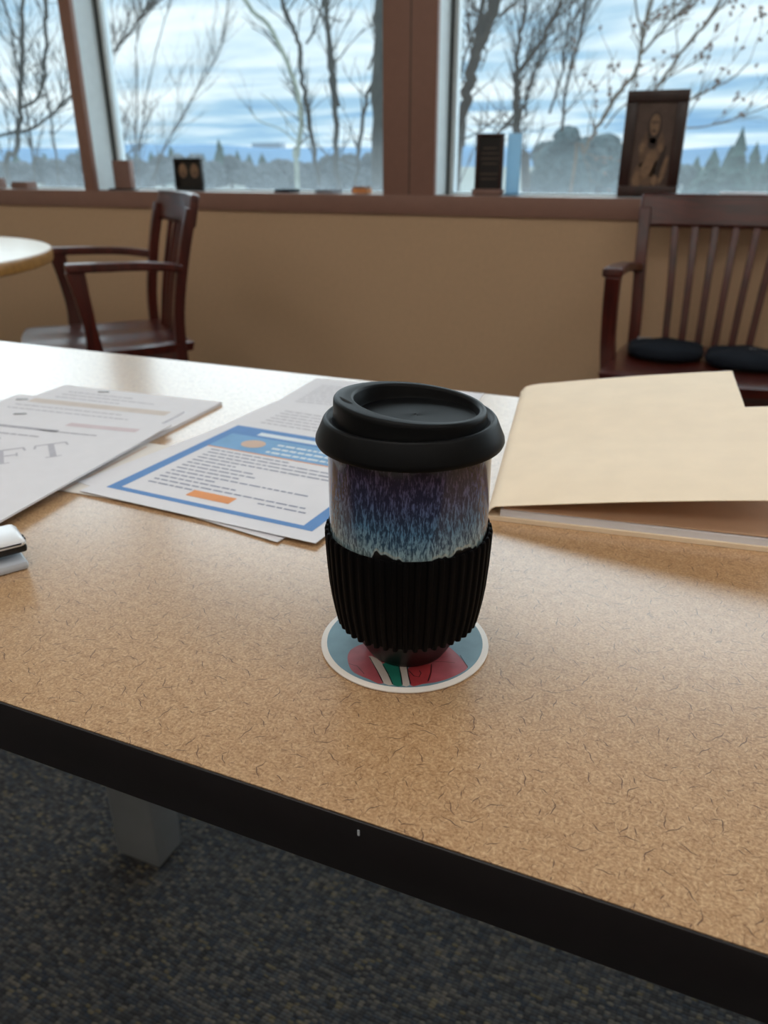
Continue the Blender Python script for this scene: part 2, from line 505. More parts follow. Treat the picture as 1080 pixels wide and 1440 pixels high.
def let_through(m, col, fac):
    t = m.node_tree; p = t.nodes['Principled BSDF']; o = t.nodes['Material Output']
    tl = t.nodes.new('ShaderNodeBsdfTranslucent'); tl.inputs[0].default_value = col
    mx = t.nodes.new('ShaderNodeMixShader'); mx.inputs[0].default_value = fac
    t.links.new(p.outputs[0], mx.inputs[1]); t.links.new(tl.outputs[0], mx.inputs[2]); t.links.new(mx.outputs[0], o.inputs[0])
let_through(M['acrylic'], rgb(186, 214, 230), 0.6)
M['bark_grey'] = simple('grey_bark', rgb(70, 67, 60), 0.9, 0.3, 12, spec=0.1)
M['bark_brown'] = simple('brown_bark', rgb(72, 61, 50), 0.9, 0.25, 12, spec=0.1)
M['bark_pale'] = simple('pale_bark', rgb(158, 164, 150), 0.9, 0.15, 12, spec=0.1)
M['bark_tan'] = simple('tan_twig_bark', rgb(104, 90, 74), 0.9, 0.2, 12, spec=0.1)
M['bud'] = simple('bud', rgb(110, 84, 70), 0.9, 0.2, 20)
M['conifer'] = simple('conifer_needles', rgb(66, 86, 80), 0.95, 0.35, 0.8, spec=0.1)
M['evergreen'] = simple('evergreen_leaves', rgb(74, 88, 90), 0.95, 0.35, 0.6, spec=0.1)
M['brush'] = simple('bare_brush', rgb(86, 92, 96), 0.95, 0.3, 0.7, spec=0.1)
M['hill'] = simple('haze_blue_hill', rgb(110, 140, 168), 1.0, 0.12, 0.004, spec=0.0)  # slate blue: distance haze painted into the base colour
M['ground'] = simple('winter_ground', rgb(140, 144, 138), 1.0, 0.2, 0.05, spec=0.0)
M['house_white'] = simple('white_siding', rgb(214, 214, 212), 0.8, 0.04, 2)
M['house_grey'] = simple('grey_siding', rgb(166, 172, 178), 0.8, 0.05, 2)
M['house_roof'] = simple('grey_roof', rgb(128, 130, 138), 0.9, 0.1, 2)
M['house_window'] = simple('house_window', rgb(70, 82, 94), 0.2, 0.05, 2)
M['pane'] = make_pane('dusty_pane', 0.085)
M['fill_lamp'] = emit('fill_diffuser', (1.0, 0.95, 0.89, 1), FILL_STRENGTH)

# ------------------------------------------------------------------ the room
WY = 2.90            # inner face of the window wall
WT = 0.20            # its thickness
XL, XR, YB, ZC = -4.3, 2.4, -2.6, 2.75
SILL = 0.883
def struct(o): o['kind'] = 'structure'; return o
struct(box('floor', XL - .15, XR + .15, YB - .15, WY + WT, -0.12, 0.0, M['carpet']))
struct(box('ceiling', XL - .15, XR + .15, YB - .15, WY + WT, ZC, ZC + 0.12, M['ceiling']))
struct(box('wall_left', XL - .15, XL, YB, WY + WT, 0, ZC, M['wall_other']))
struct(box('wall_right', XR, XR + .15, YB, WY + WT, 0, ZC, M['wall_other']))
struct(box('wall_back', XL - .15, XR + .15, YB - .15, YB, 0, ZC, M['wall_other']))
struct(box('wall_window', XL, XR, WY, WY + WT, 0, 0.814, M['wall']))
struct(box('wall_header', XL, XR, WY, WY + WT, 2.55, ZC, M['wall']))
struct(box('baseboard_window', XL, XR, WY - 0.012, WY, 0, 0.10, M['brown_trim'], bevel=0.003))
# sill board with a proud brown nosing
s = struct(box('trim_1', XL, XR, WY - 0.012, WY + 0.012, 0.814, SILL, M['brown_trim'], bevel=0.002))
s = struct(box('trim_2', XL, XR, WY + 0.012, WY + WT, 0.814, SILL - 0.001, M['sill']))
# window posts: brown inner face, pale liner towards the glass
GY = WY + 0.165
posts = [(-4.3, -4.2), (-2.655, -2.597), (-1.222, -1.018), (0.62, 0.82), (2.2, 2.4)]
for i, (a, b) in enumerate(posts):
    o = struct(box('trim_%d' % (i + 3), a, b, WY - 0.006, WY + 0.02, SILL, 2.55, M['brown_trim'], bevel=0.002))
    box('liner', a + 0.002, b - 0.002, WY + 0.02, WY + WT, SILL, 2.55, M['pale_frame'], o)
    if b - a > 0.15 and i == 2:
        box('joint', (a + b) / 2 + 0.003, (a + b) / 2 + 0.006, WY - 0.0072, WY - 0.005, SILL, 2.55, M['gasket'], o)
for i in range(4):
    a, b = posts[i][1], posts[i + 1][0]
    w = struct(bpy.data.objects.new('window_%d' % (i + 1), None)); w.location = (0, 0, 0); link(w)
    fr = bmesh.new()
    for (x0, x1, z0, z1) in ((a, a + 0.022, SILL, 2.55), (b - 0.022, b, SILL, 2.55), (a + 0.022, b - 0.022, SILL, SILL + 0.006), (a + 0.022, b - 0.022, 2.52, 2.55)):
        box_bm(x0, x1, GY - 0.012, GY + 0.03, z0, z1, bm=fr)
    bm_obj('window_frame', fr, M['pale_frame'], w)
    gs = bmesh.new()
    for (x0, x1, z0, z1) in ((a, a + 0.006, SILL, 2.55), (b - 0.006, b, SILL, 2.55)):
        box_bm(x0, x1, GY - 0.026, GY - 0.012, z0, z1, bm=gs)
    bm_obj('gasket', gs, M['gasket'], w)
    box('pane', a + 0.015, b - 0.015, GY + 0.006, GY + 0.010, SILL, 2.54, M['pane'], w)
# unseen ceiling troffers, added to brighten the interior
for k, (lx, ly) in enumerate(((-2.4, 0.3), (-0.3, 0.3), (1.5, 0.3), (-2.4, -1.5), (-0.3, -1.5), (1.5, -1.5))):
    r = thing('fill_light', 'unseen added fill light shaped as a white ceiling troffer', 'fill light', (lx, ly, ZC), 0, 'added fill lights')
    fb = bmesh.new()
    for (x0, x1, y0, y1) in ((-.62, .62, -.32, -.29), (-.62, .62, .29, .32), (-.62, -.59, -.29, .29), (.59, .62, -.29, .29)):
        box_bm(x0, x1, y0, y1, -0.02, 0.0, bm=fb)
    bm_obj('frame', fb, M['pale_frame'], r)
    box('diffuser', -.59, .59, -.29, .29, -0.012, 0.0, M['fill_lamp'], r)

# ------------------------------------------------------------------ the work table
TZ = 0.74
TX0, TX1, TY0, TY1 = -1.12, 0.62, 0.2132, 0.862
t = thing('work_table', 'tan fibre-patterned laminate table with dark edge and grey legs', 'table', (-0.25, 0.54, 0))
ox, oy = -0.25, 0.54
box('tabletop', TX0 + 0.0014 - ox, TX1 - 0.0014 - ox, TY0 + 0.0014 - oy, TY1 - 0.0014 - oy, TZ - 0.031, TZ, M['table'], t)
EB = 0.0014
eb = bmesh.new()
TH = 0.0325
for (x0, x1, y0, y1) in ((TX0, TX1, TY0, TY0 + EB), (TX0, TX1, TY1 - EB, TY1), (TX0, TX0 + EB, TY0 + EB, TY1 - EB), (TX1 - EB, TX1, TY0 + EB, TY1 - EB)):
    box_bm(x0 - ox, x1 - ox, y0 - oy, y1 - oy, TZ - TH, TZ - 0.0002, 0.0006, 2, bm=eb)
tag(bm_obj('edge_band', eb, M['edge'], t, 40), 'dark brown black edge band')
box('nick', -0.1015 - ox, -0.1005 - ox, TY0 - 0.0003 - oy, TY0 + 0.001 - oy, TZ - 0.0075, TZ - 0.0045, M['stapler_grey'], t)
for (lx, ly) in ((-0.682, 0.674), (0.34, 0.686)):
    lg = box('leg', lx - 0.040 - ox, lx + 0.040 - ox, ly - 0.028 - oy, ly + 0.028 - oy, 0.008, TZ - 0.031, M['grey_metal'], t, 0.004)
    box('glide', lx - 0.034 - ox, lx + 0.034 - ox, ly - 0.022 - oy, ly + 0.022 - oy, 0.0, 0.009, M['stapler_black'], lg)
for (lx, ly) in ((-1.07, 0.27), (0.57, 0.27)):
    lg = box('leg', lx - 0.025 - ox, lx + 0.025 - ox, ly - 0.025 - oy, ly + 0.025 - oy, 0.008, TZ - 0.031, M['grey_metal'], t, 0.004)
    box('glide', lx - 0.02 - ox, lx + 0.02 - ox, ly - 0.02 - oy, ly + 0.02 - oy, 0.0, 0.009, M['stapler_black'], lg)

# ------------------------------------------------------------------ round table
RTC = (-2.594, 1.486); RTR = 0.78
t = thing('round_table', 'round blond wood table with pale glossy top beside the chair', 'table', (RTC[0], RTC[1], 0))
v, f = lathe([(0.0, 0.700), (RTR - 0.012, 0.700), (RTR - 0.002, 0.704), (RTR, 0.712), (RTR, 0.732), (RTR - 0.003, 0.7385), (RTR - 0.006, 0.7395)], 96)
mesh_obj('table_edge', v, f, M['blond'], t, 40)
v, f = lathe([(0.0, 0.738), (RTR - 0.008, 0.738), (RTR - 0.007, 0.7405), (0.0, 0.7405)], 96)
mesh_obj('tabletop', v, f, M['blond_top'], t, 40)
v, f = lathe([(0.0, 0.03), (0.06, 0.04), (0.05, 0.10), (0.045, 0.6), (0.09, 0.69), (0.0, 0.70)], 32)
mesh_obj('pedestal', v, f, M['blond'], t, 60)
for k in range(4):
    a = k * math.pi / 2 + 0.4
    d = Vector((math.cos(a), math.sin(a), 0))
    sweep('foot', [d * 0.03 + Vector((0, 0, 0.07)), d * 0.25 + Vector((0, 0, 0.05)), d * 0.42 + Vector((0, 0, 0.02))], [.06, .055, .05], [.08, .05, .04], d.cross(ZU), M['blond'], t)

# ------------------------------------------------------------------ chairs
def make_chair(loc, rz, label):
    """front is local -Y; origin on the floor below the seat centre"""
    t = thing('wooden_armchair', label, 'chair', loc, rz, None)
    D, DX = M['mahogany'], M['mahogany_x']
    # saddle seat
    nx, ny = 22, 20
    bm = bmesh.new()
    top, bot = [], []
    for j in range(ny + 1):
        yy = -0.245 + 0.49 * j / ny
        for i in range(nx + 1):
            s_ = -1 + 2 * i / nx
            hw = 0.245 + 0.025 * (1 - (j / ny)) - 0.03 * max(0, j / ny - 0.7)
            front = 0.03 * (1 - s_ * s_) if j == 0 else 0.03 * (1 - s_ * s_) * (1 - j / ny)
            xx = s_ * hw
            y2 = yy - front
            dish = -0.013 * math.exp(-((abs(s_) - 0.42) / 0.32) ** 2) * math.exp(-((yy - 0.04) / 0.17) ** 2)
            ed = max(abs(s_), abs(2 * j / ny - 1))
            rnd_ = -0.006 * max(0, (ed - 0.9) / 0.1) ** 2
            top.append(bm.verts.new((xx, y2, 0.452 + dish + rnd_)))
            bot.append(bm.verts.new((xx * 0.975, y2 * 0.975, 0.418)))
    w_ = nx + 1
    for j in range(ny):
        for i in range(nx):
            a = j * w_ + i
            bm.faces.new((top[a], top[a + 1], top[a + 1 + w_], top[a + w_]))
            bm.faces.new((bot[a], bot[a + w_], bot[a + 1 + w_], bot[a + 1]))
    for i in range(nx):
        bm.faces.new((top[i], bot[i], bot[i + 1], top[i + 1])); a = ny * w_ + i
        bm.faces.new((top[a], top[a + 1], bot[a + 1], bot[a]))
    for j in range(ny):
        a = j * w_; b = a + nx
        bm.faces.new((top[a], top[a + w_], bot[a + w_], bot[a])); bm.faces.new((top[b], bot[b], bot[b + w_], top[b + w_]))
    bm_obj('seat', bm, DX, t, 50)
    # back posts (rear legs are separate below the seat)
    for s_ in (-1, 1):
        sweep('back_post', smooth_path([(s_ * .222, .20, .418), (s_ * .226, .205, .55), (s_ * .238, .235, .72), (s_ * .246, .272, .86)], 4), 0.036, 0.034, (1, 0, 0), D, t)
        sweep('rear_leg', smooth_path([(s_ * .222, .20, .43), (s_ * .222, .205, .25), (s_ * .226, .245, .0)], 4), [.036] * 8 + [.03], .036, (1, 0, 0), D, t)
        sweep('front_leg', [(s_ * .225, -.20, .43), (s_ * .225, -.202, .2), (s_ * .225, -.205, 0)], [.044, .042, .032], [.044, .042, .032], (1, 0, 0), D, t)
        # arm
        sweep('arm', smooth_path([(s_ * .238, .225, .684), (s_ * .262, .12, .698), (s_ * .276, 0.0, .703), (s_ * .278, -.125, .705)], 4),
              [.034] * 4 + [.04] * 4 + [.052] * 4 + [.058], .026, (1, 0, 0), D, t, 0.006)
        sweep('arm_support', smooth_path([(s_ * .276, -.100, .696), (s_ * .276, -.088, .60), (s_ * .272, -.078, .50), (s_ * .264, -.076, .43), (s_ * .260, -.080, .40)], 4), 0.042, [.056, .052, .048, .044, .042, .04, .038, .038, .04, .044, .048, .05, .052, .054, .054, .054, .052], (1, 0, 0), D, t)
        sweep('side_stretcher', [(s_ * .223, -.20, .19), (s_ * .223, .225, .19)], .02, .034, (1, 0, 0), D, t)
    # crest rail, curved
    pts = [(.262 * math.sin(a_) / math.sin(.5), .272 + .055 * (math.cos(a_) - math.cos(.5)) / (1 - math.cos(.5)) * 0.6 + 0.004, .853) for a_ in [-.5 + k * .1 for k in range(11)]]
    sweep('crest_rail', pts, .10, .026, (0, .22, 1), DX, t, 0.008)
    # slats
    for k in range(6):
        q = k - 2.5
        c = 1 - (q / 4.4) ** 2
        sweep('slat', smooth_path([(q * .050, .205 + .012 * c, .445), (q * .054, .232 + .016 * c, .62), (q * .060, .268 + .030 * c, .812)], 3), .022, .013, (1, 0, 0), D, t, 0.002)
    box('front_apron', -.20, .20, -.215, -.195, .355, .42, DX, t, 0.002)
    box('rear_apron', -.205, .205, .195, .213, .365, .42, DX, t, 0.002)
    for s_ in (-1, 1):
        box('side_apron', s_ * .225 - .01, s_ * .225 + .01, -.18, .19, .36, .42, D, t, 0.002)
    box('cross_stretcher', -.215, .215, 0.0, .02, .178, .204, DX, t, 0.002)
    return t
make_chair((-0.005, 2.475, 0), math.radians(0), 'dark mahogany slat-back armchair holding two navy pads on its seat')
make_chair((-1.92, 2.10, 0), math.radians(-41), 'dark mahogany slat-back armchair with a bare seat at the round table')

# navy pads on the right chair
def pad(name, cx, cy, rx, ry, rz, z, label, mark):
    t = thing(name, label, 'cushion', (cx, cy, z), rz)
    prof = [(0.0, 0.0), (0.86, 0.0), (0.97, 0.007), (1.0, 0.017), (0.97, 0.027), (0.86, 0.035), (0.5, 0.042), (0.0, 0.044)]
    seg = 40
    verts, faces = lathe([(max(r, 1e-7), z_) for r, z_ in prof], seg)
    def sq(vx):
        x, y, z_ = vx
        r = math.hypot(x, y)
        if r < 1e-6: return (0, 0, z_)
        a = math.atan2(y, x)
        k = (abs(math.cos(a)) ** 2.7 + abs(math.sin(a)) ** 2.7) ** (-1 / 2.7)
        return (x * k * rx, y * k * ry, z_ + 0.003 * math.sin(5 * a) * (r > 0.4) * (z_ > 0.02))
    mesh_obj('cover', [sq(q) for q in verts], faces, M['navy_cloth'], t, 60)
    # small pale embroidered mark
    bm = bmesh.new()
    for k in range(4):
        x0 = mark[0] + k * 0.011
        box_bm(x0, x0 + 0.007, mark[1] + 0.003 * (k % 2), mark[1] + 0.022, 0.030, 0.0435, 0.001, 1, bm=bm)
    bm_obj('embroidery', bm, M['pale_print'], t)
    return t
pad('seat_pad', -0.118, 2.505, 0.112, 0.10, 0.06, 0.452, 'flat navy cloth pad nearest the wide window post', (-0.085, 0.02))
pad('seat_pad', 0.108, 2.475, 0.112, 0.105, -0.05, 0.452, 'flat navy cloth pad furthest from the wide window post', (-0.005, 0.0))

# ------------------------------------------------------------------ coaster
CZ = TZ
cc = onz(569, 903, CZ)
COT = 0.0018
t = thing('coaster', 'round white-rimmed coaster with blue, red and green print under the cup', 'coaster', (cc.x, cc.y, CZ))
v, f = lathe([(0.0, 0.0001), (0.0462, 0.0001), (0.0470, 0.0006), (0.0470, 0.0013), (0.0464, COT), (0.0, COT)], 96)
mesh_obj('board', v, f, M['coaster_white'], t, 40)
v, f = lathe([(0.0, COT), (0.0437, COT), (0.0437, COT + 0.0001), (0.0, COT + 0.0001)], 96)
mesh_obj('print_ground', v, f, M['coaster_blue'], t)
def cpoly(name, px, mat, dz, smooth_n=3, closed=True):
    pts = []
    n = len(px)
    for i in range(n):                         # closed catmull-rom in the picture of the coaster
        a, b, c, d = (Vector(px[(i + k) % n]) for k in (-1, 0, 1, 2))
        for k in range(smooth_n):
            s_ = k / smooth_n
            q = 0.5 * ((2 * b) + (c - a) * s_ + (2 * a - 5 * b + 4 * c - d) * s_ * s_ + (3 * b - a - 3 * c + d) * s_ ** 3)
            w = onz(440 + q.x / 4.154, 840 + q.y / 4.154, CZ + COT) - cc
            w.z = 0
            if w.length > 0.0436: w *= 0.0436 / w.length
            pts.append((w.x, w.y))
    z0, z1 = COT, COT + dz
    m = len(pts)
    verts = [(x, y, z1) for x, y in pts] + [(x, y, z0) for x, y in pts]
    faces = [tuple(range(m))] + [(i, (i + 1) % m, m + (i + 1) % m, m + i) for i in range(m)]
    return mesh_obj(name, verts, faces, mat, t)
cpoly('red_shape', [(205, 335), (240, 295), (330, 268), (480, 300), (470, 420), (405, 505), (330, 480), (240, 440), (208, 390)], M['coaster_pink'], 0.00016)
cpoly('pink_shape', [(600, 300), (760, 280), (830, 320), (880, 375), (905, 412), (840, 455), (740, 492), (640, 508), (570, 515), (560, 400)], M['coaster_pink'], 0.00016)
cpoly('red_shape', [(555, 420), (610, 405), (690, 395), (695, 440), (680, 490), (640, 506), (585, 516), (562, 480)], M['coaster_red'], 0.00022)
cpoly('cream_stripe', [(325, 345), (375, 360), (415, 400), (455, 470), (468, 512), (415, 504), (375, 430)], M['coaster_cream'], 0.00022, 2)
cpoly('green_stripe', [(405, 392), (450, 385), (505, 400), (515, 450), (522, 516), (470, 514), (445, 450)], M['coaster_green'], 0.00024, 2)
cpoly('cream_stripe', [(500, 402), (548, 405), (555, 450), (565, 514), (524, 516), (515, 450)], M['coaster_cream'], 0.00026, 2)
def cline(px, wd):
    pts = [onz(440 + x / 4.154, 840 + y / 4.154, CZ + COT) - cc for x, y in px]
    bm = bmesh.new(); L_, R_ = [], []
    for i, p_ in enumerate(pts):
        d = pts[min(i + 1, len(pts) - 1)] - pts[max(0, i - 1)]; d.z = 0; d.normalize()
        n_ = Vector((-d.y, d.x, 0)) * wd
        L_.append(bm.verts.new((p_.x + n_.x, p_.y + n_.y, COT + .0003))); R_.append(bm.verts.new((p_.x - n_.x, p_.y - n_.y, COT + .0003)))
    for i in range(len(pts) - 1): bm.faces.new((L_[i], L_[i + 1], R_[i + 1], R_[i]))
    bm_obj('outline', bm, M['coaster_line'], t)
cline([(330, 350), (375, 430), (410, 500)], .00022)
cline([(410, 398), (440, 450), (466, 510)], .00028)
cline([(503, 405), (514, 455), (522, 512)], .00028)
cline([(550, 410), (557, 455), (570, 508)], .00028)
cline([(560, 430), (590, 462), (620, 468), (632, 445), (622, 430)], .00022)
cline([(692, 392), (690, 440), (672, 492)], .00025)
cline([(700, 380), (760, 378), (830, 385)], .00014)
cline([(210, 390), (260, 405), (300, 450)], .00014)
cline([(860, 340), (905, 412)], .0002)

# ------------------------------------------------------------------ travel cup
CB = TZ + COT + 0.0001
ca = onz(572, 907, CB)
t = thing('travel_cup', 'ceramic travel cup with blue drip glaze, ribbed black sleeve and lid', 'cup', (ca.x, ca.y, CB + 0.0003))
prof = [(0.0, 0.0012), (0.0185, 0.0012), (0.0195, 0.0), (0.0215, 0.0004), (0.0232, 0.003), (0.0275, 0.0103), (0.0325, 0.0170), (0.0352, 0.0225), (0.0378, 0.034), (0.0395, 0.048), (0.0403, 0.062), (0.0406, 0.078), (0.0406, 0.098), (0.0405, 0.112), (0.0404, 0.126), (0.0398, 0.128), (0.0385, 0.1275), (0.0380, 0.125), (0.0375, 0.06), (0.030, 0.02), (0.0, 0.012)]
v, f = lathe(prof, 128)
mesh_obj('cup_body', v, f, M['glaze'], t, 60)
# ribbed sleeve
NR = 46
def rib(a):
    s_ = math.cos(a * NR)
    return 0.0011 * (max(-0.55, min(0.75, s_ * 1.5)))
sp = [(0.0338, 0.0215), (0.0358, 0.0203), (0.0372, 0.0212), (0.0385, 0.027), (0.0399, 0.035), (0.0410, 0.0435), (0.0418, 0.054), (0.0423, 0.064), (0.0426, 0.0718), (0.0422, 0.0738), (0.0414, 0.0740), (0.0409, 0.0732), (0.0406, 0.060), (0.0398, 0.045), (0.0378, 0.031)]
def sfn(r, z, a, i):
    if 1 <= i <= 9:
        k = 1.0 if 2 <= i <= 8 else 0.8
        b_ = rib(a)
        return r + b_ * k, z + (0.0007 * (b_ / 0.0008) if i in (8, 9) else 0) - (0.0006 * (b_ / 0.0008) if i in (1, 2) else 0)
    return r, z
v, f = lathe(sp, NR * 10, sfn, close=True)
tag(mesh_obj('sleeve', v, f, M['silicone_sleeve'], t, 30), 'ribbed matte black silicone sleeve')
# lid: flared skirt, raised drinking ring tilted up on the sipping side, sunken top
sip = math.atan2(-RH.y, -RH.x)                # sipping side
def lfn(r, z, a, i):
    lift = 0.0
    c = math.cos(a - sip)
    kind = lidk[i]
    if kind == 'top': lift = 0.0030 * c
    if kind == 'in':                          # sunken well, shifted away from the sipping side
        off = 0.0030
        x, y = r * math.cos(a) - off * math.cos(sip), r * math.sin(a) - off * math.sin(sip)
        return None, (x, y, z + (0.0030 * c if i in in_top else 0.0006 * c))
    return None, (r * math.cos(a), r * math.sin(a), z + lift)
lid_prof = [('o', .0400, .1190), ('o', .0407, .1225), ('o', .0440, .1208), ('o', .0459, .1205), ('o', .0464, .1216), ('o', .0462, .1232), ('o', .0447, .1265), ('o', .0425, .1316), ('o', .0415, .1328), ('o', .0404, .1330), ('o', .0388, .1318), ('o', .0378, .1312),
            ('o', .0374, .1320), ('top', .0373, .1372), ('top', .0371, .1387), ('top', .0364, .1396), ('top', .0352, .1398),
            ('in', .0318, .1397), ('in', .0308, .1393), ('in', .0303, .1382), ('in', .0298, .1345), ('in', .0292, .1333), ('in', .0275, .1330), ('in', .0, .1331)]
lidk = [q[0] for q in lid_prof]
in_top = [i for i, q in enumerate(lid_prof) if q[0] == 'in' and q[2] > .138]
seg = 112
verts, faces = [], []
for i, (k_, r, z) in enumerate(lid_prof):
    for j in range(seg):
        verts.append(lfn(r, z, 2 * math.pi * j / seg, i)[1])
for i in range(len(lid_prof) - 1):
    for j in range(seg):
        j2 = (j + 1) % seg
        faces.append((i * seg + j, i * seg + j2, (i + 1) * seg + j2, (i + 1) * seg + j))
faces.append(tuple(range(seg)))
lid = tag(mesh_obj('lid', verts, faces, M['silicone'], t, 50), 'black silicone sipping lid')
# sip slot
bm = bmesh.new(); ring = []
for k in range(9):
    a = sip + math.radians(6 + 2.6 * k)
    wd = 0.0009 * math.sin(math.pi * (k + .6) / 9.2)
    zz = .1398 + .0030 * math.cos(a - sip) + 0.00016
    rr = .0338 - .0004 * k
    ring.append((bm.verts.new(((rr + wd) * math.cos(a), (rr + wd) * math.sin(a), zz)), bm.verts.new(((rr - wd) * math.cos(a), (rr - wd) * math.sin(a), zz))))
for k in range(8): bm.faces.new((ring[k][0], ring[k + 1][0], ring[k + 1][1], ring[k][1]))
bm_obj('sip_slot', bm, M['slot'], lid)

# ------------------------------------------------------------------ papers
class Sheet:
    """a page on the table: origin at its near left corner, u to its right, v away"""
    def __init__(s, bl, ang, w, h, z, lift=None):
        s.o = Vector((bl[0], bl[1], 0)); s.w, s.h, s.z = w, h, z
        s.u = Vector((math.cos(ang), math.sin(ang), 0)); s.v = Vector((-math.sin(ang), math.cos(ang), 0))
        s.lift = lift or (lambda a, b: 0.0)
    def pt(s, a, b, dz=0.0):
        p = s.o + s.u * a + s.v * b
        return Vector((p.x, p.y, s.z + s.lift(a / s.w, b / s.h) + dz))
def sheet_slab(name, S, thick, mat, parent, n=(10, 12)):
    nx, ny = n
    base = Vector(parent.location)
    verts = []
    for dz in (thick, 0.0):
        for j in range(ny + 1):
            for i in range(nx + 1):
                verts.append(S.pt(S.w * i / nx, S.h * j / ny, dz) - base)
    w_ = nx + 1; K = w_ * (ny + 1); faces = []
    for j in range(ny):
        for i in range(nx):
            a = j * w_ + i
            faces.append((a, a + 1, a + 1 + w_, a + w_)); faces.append((K + a, K + a + w_, K + a + 1 + w_, K + a + 1))
    for i in range(nx):
        faces.append((i, K + i, K + i + 1, i + 1)); a = ny * w_ + i; faces.append((a, a + 1, K + a + 1, K + a))
    for j in range(ny):
        a = j * w_; faces.append((a, a + w_, K + a + w_, K + a)); b = a + nx; faces.append((b, K + b, K + b + w_, b + w_))
    return mesh_obj(name, verts, faces, mat, parent, 40)
def print_rects(name, S, rects, dz, mat, parent, step=0.012):
    base = Vector(parent.location) if parent.parent is None else Vector(parent.parent.location)
    bm = bmesh.new()
    for (a0, a1, b0, b1) in rects:
        n = max(1, int(abs(a1 - a0) / step)); m = max(1, int(abs(b1 - b0) / step))
        g = [[bm.verts.new(S.pt(a0 + (a1 - a0) * i / n, b0 + (b1 - b0) * j / m, dz) - base) for i in range(n + 1)] for j in range(m + 1)]
        for j in range(m):
            for i in range(n): bm.faces.new((g[j][i], g[j][i + 1], g[j + 1][i + 1], g[j + 1][i]))
    return bm_obj(name, bm, mat, parent)
def text_rects(a0, a1, b, h, r, gap=0.0016, fill=1.0):
    out = []; x = a0; end = a0 + (a1 - a0) * fill
    while x < end:
        w_ = min(r.uniform(0.004, 0.013), end - x)
        if w_ > 0.002: out.append((x, x + w_, b, b + h))
        x += w_ + gap
    return out
def stroke_letters(name, S, strokes, origin, ang, height, dz, mat, parent):
    """letters drawn as thick strokes; units of letter height"""
    base = Vector(parent.location)
    bm = bmesh.new(); c, s_ = math.cos(ang), math.sin(ang)
    for (x0, y0, x1, y1, w_) in strokes:
        d = Vector((x1 - x0, y1 - y0)); n = Vector((-d.y, d.x)).normalized() * w_ / 2
        q = []
        for p_ in (Vector((x0, y0)) + n, Vector((x1, y1)) + n, Vector((x1, y1)) - n, Vector((x0, y0)) - n):
            p_ = Vector((p_.x * .86 - .30, p_.y)); X = origin[0] + (p_.x * c - p_.y * s_) * height; Y = origin[1] + (p_.x * s_ + p_.y * c) * height
            q.append(bm.verts.new(S.pt(X, Y, dz) - base))
        bm.faces.new(q)
    return bm_obj(name, bm, mat, parent)
LW, LH = 0.2159, 0.2794
rp = random.Random(3)

# bottom sheet far behind the cup
S = Sheet((-0.432, 0.580), math.radians(3.5), LW, LH - 0.012, TZ + 0.0002)
t = thing('paper_sheet', 'white printed sheet at the table edge behind the cup lid', 'paper', S.pt(0, 0))
sheet_slab('sheet', S, 0.0003, M['paper'], t)
print_rects('text_lines', S, sum([text_rects(0.02, 0.19, 0.235 - 0.009 * k, 0.002, rp, fill=rp.uniform(.5, 1)) for k in range(9)], []), 0.00045, M['ink_grey'], t)

# cream sheet corner to the left of the blue form
S = Sheet((-0.484, 0.436), math.radians(3), LW, 0.125, TZ + 0.0006)
t = thing('paper_sheet', 'cream sheet whose folded corner sticks out between draft and blue form', 'paper', S.pt(0, 0))
sheet_slab('sheet', S, 0.0005, M['paper_cream'], t)
print_rects('fold_line', S, [(0.012, 0.014, 0.0, 0.115)], 0.0007, M['ink_tan'], t)

# sheet under the blue form
br = onz(390, 765, TZ); a_ = math.radians(-9)
S = Sheet((br.x - LW * math.cos(a_), br.y - LW * math.sin(a_)), a_, LW, LH, TZ + 0.0012)
t = thing('paper_sheet', 'plain white sheet peeking out crooked below the blue bordered form', 'paper', S.pt(0, 0))
sheet_slab('sheet', S, 0.0004, M['paper'], t)

# the blue bordered form
bl = onz(112, 691, TZ + 0.002)
S = Sheet((bl.x, bl.y), math.radians(-3.0), 0.2235, 0.289, TZ + 0.0021, lambda a, b: 0.0022 * max(0, a - .5) * max(0, .6 - b) + 0.0012 * max(0, .15 - b))
t = thing('printed_form', 'white form with thick blue border, blue header and orange block', 'paper', S.pt(0, 0))
sheet_slab('sheet', S, 0.0004, M['paper'], t)
Wf = S.w
fx0, fx1, fy0, fy1 = 0.014, Wf - 0.012, 0.0155, 0.200
print_rects('blue_border', S, [(fx0, fx0 + 0.011, fy0, fy1), (fx1 - 0.011, fx1, fy0, fy1), (fx0 + 0.011, fx1 - 0.011, fy0, fy0 + 0.0062)], 0.00052, M['ink_blue'], t)
hd = print_rects('blue_header', S, [(fx0 + 0.011, fx1 - 0.011, 0.137, fy1)], 0.00054, M['ink_sky'], t)
print_rects('header_bar', S, [(fx0 + 0.011, fx1 - 0.011, 0.176, fy1)], 0.00060, M['ink_blue'], hd)
print_rects('header_title', S, [(0.050, 0.118, 0.181, 0.190)], 0.00066, M['ink_white'], hd)
print_rects('header_text', S, sum([text_rects(0.085, 0.165, 0.163 - 0.010 * k, 0.004, rp, fill=rp.uniform(.7, 1)) for k in range(3)], []), 0.00066, M['ink_white'], hd)
bm = bmesh.new()
ctr = (0.062, 0.158); vv = [bm.verts.new(S.pt(ctr[0] + 0.0125 * math.cos(q), ctr[1] + 0.0105 * math.sin(q), 0.0007) - t.location) for q in [2 * math.pi * k / 28 for k in range(28)]]
bm.faces.new(vv); bm_obj('orange_emblem', bm, M['ink_tan'], hd)
print_rects('header_rule', S, [(fx0 + 0.011, fx1 - 0.011, 0.1355, 0.1372)], 0.0006, M['ink_orange'], t)
rows = []
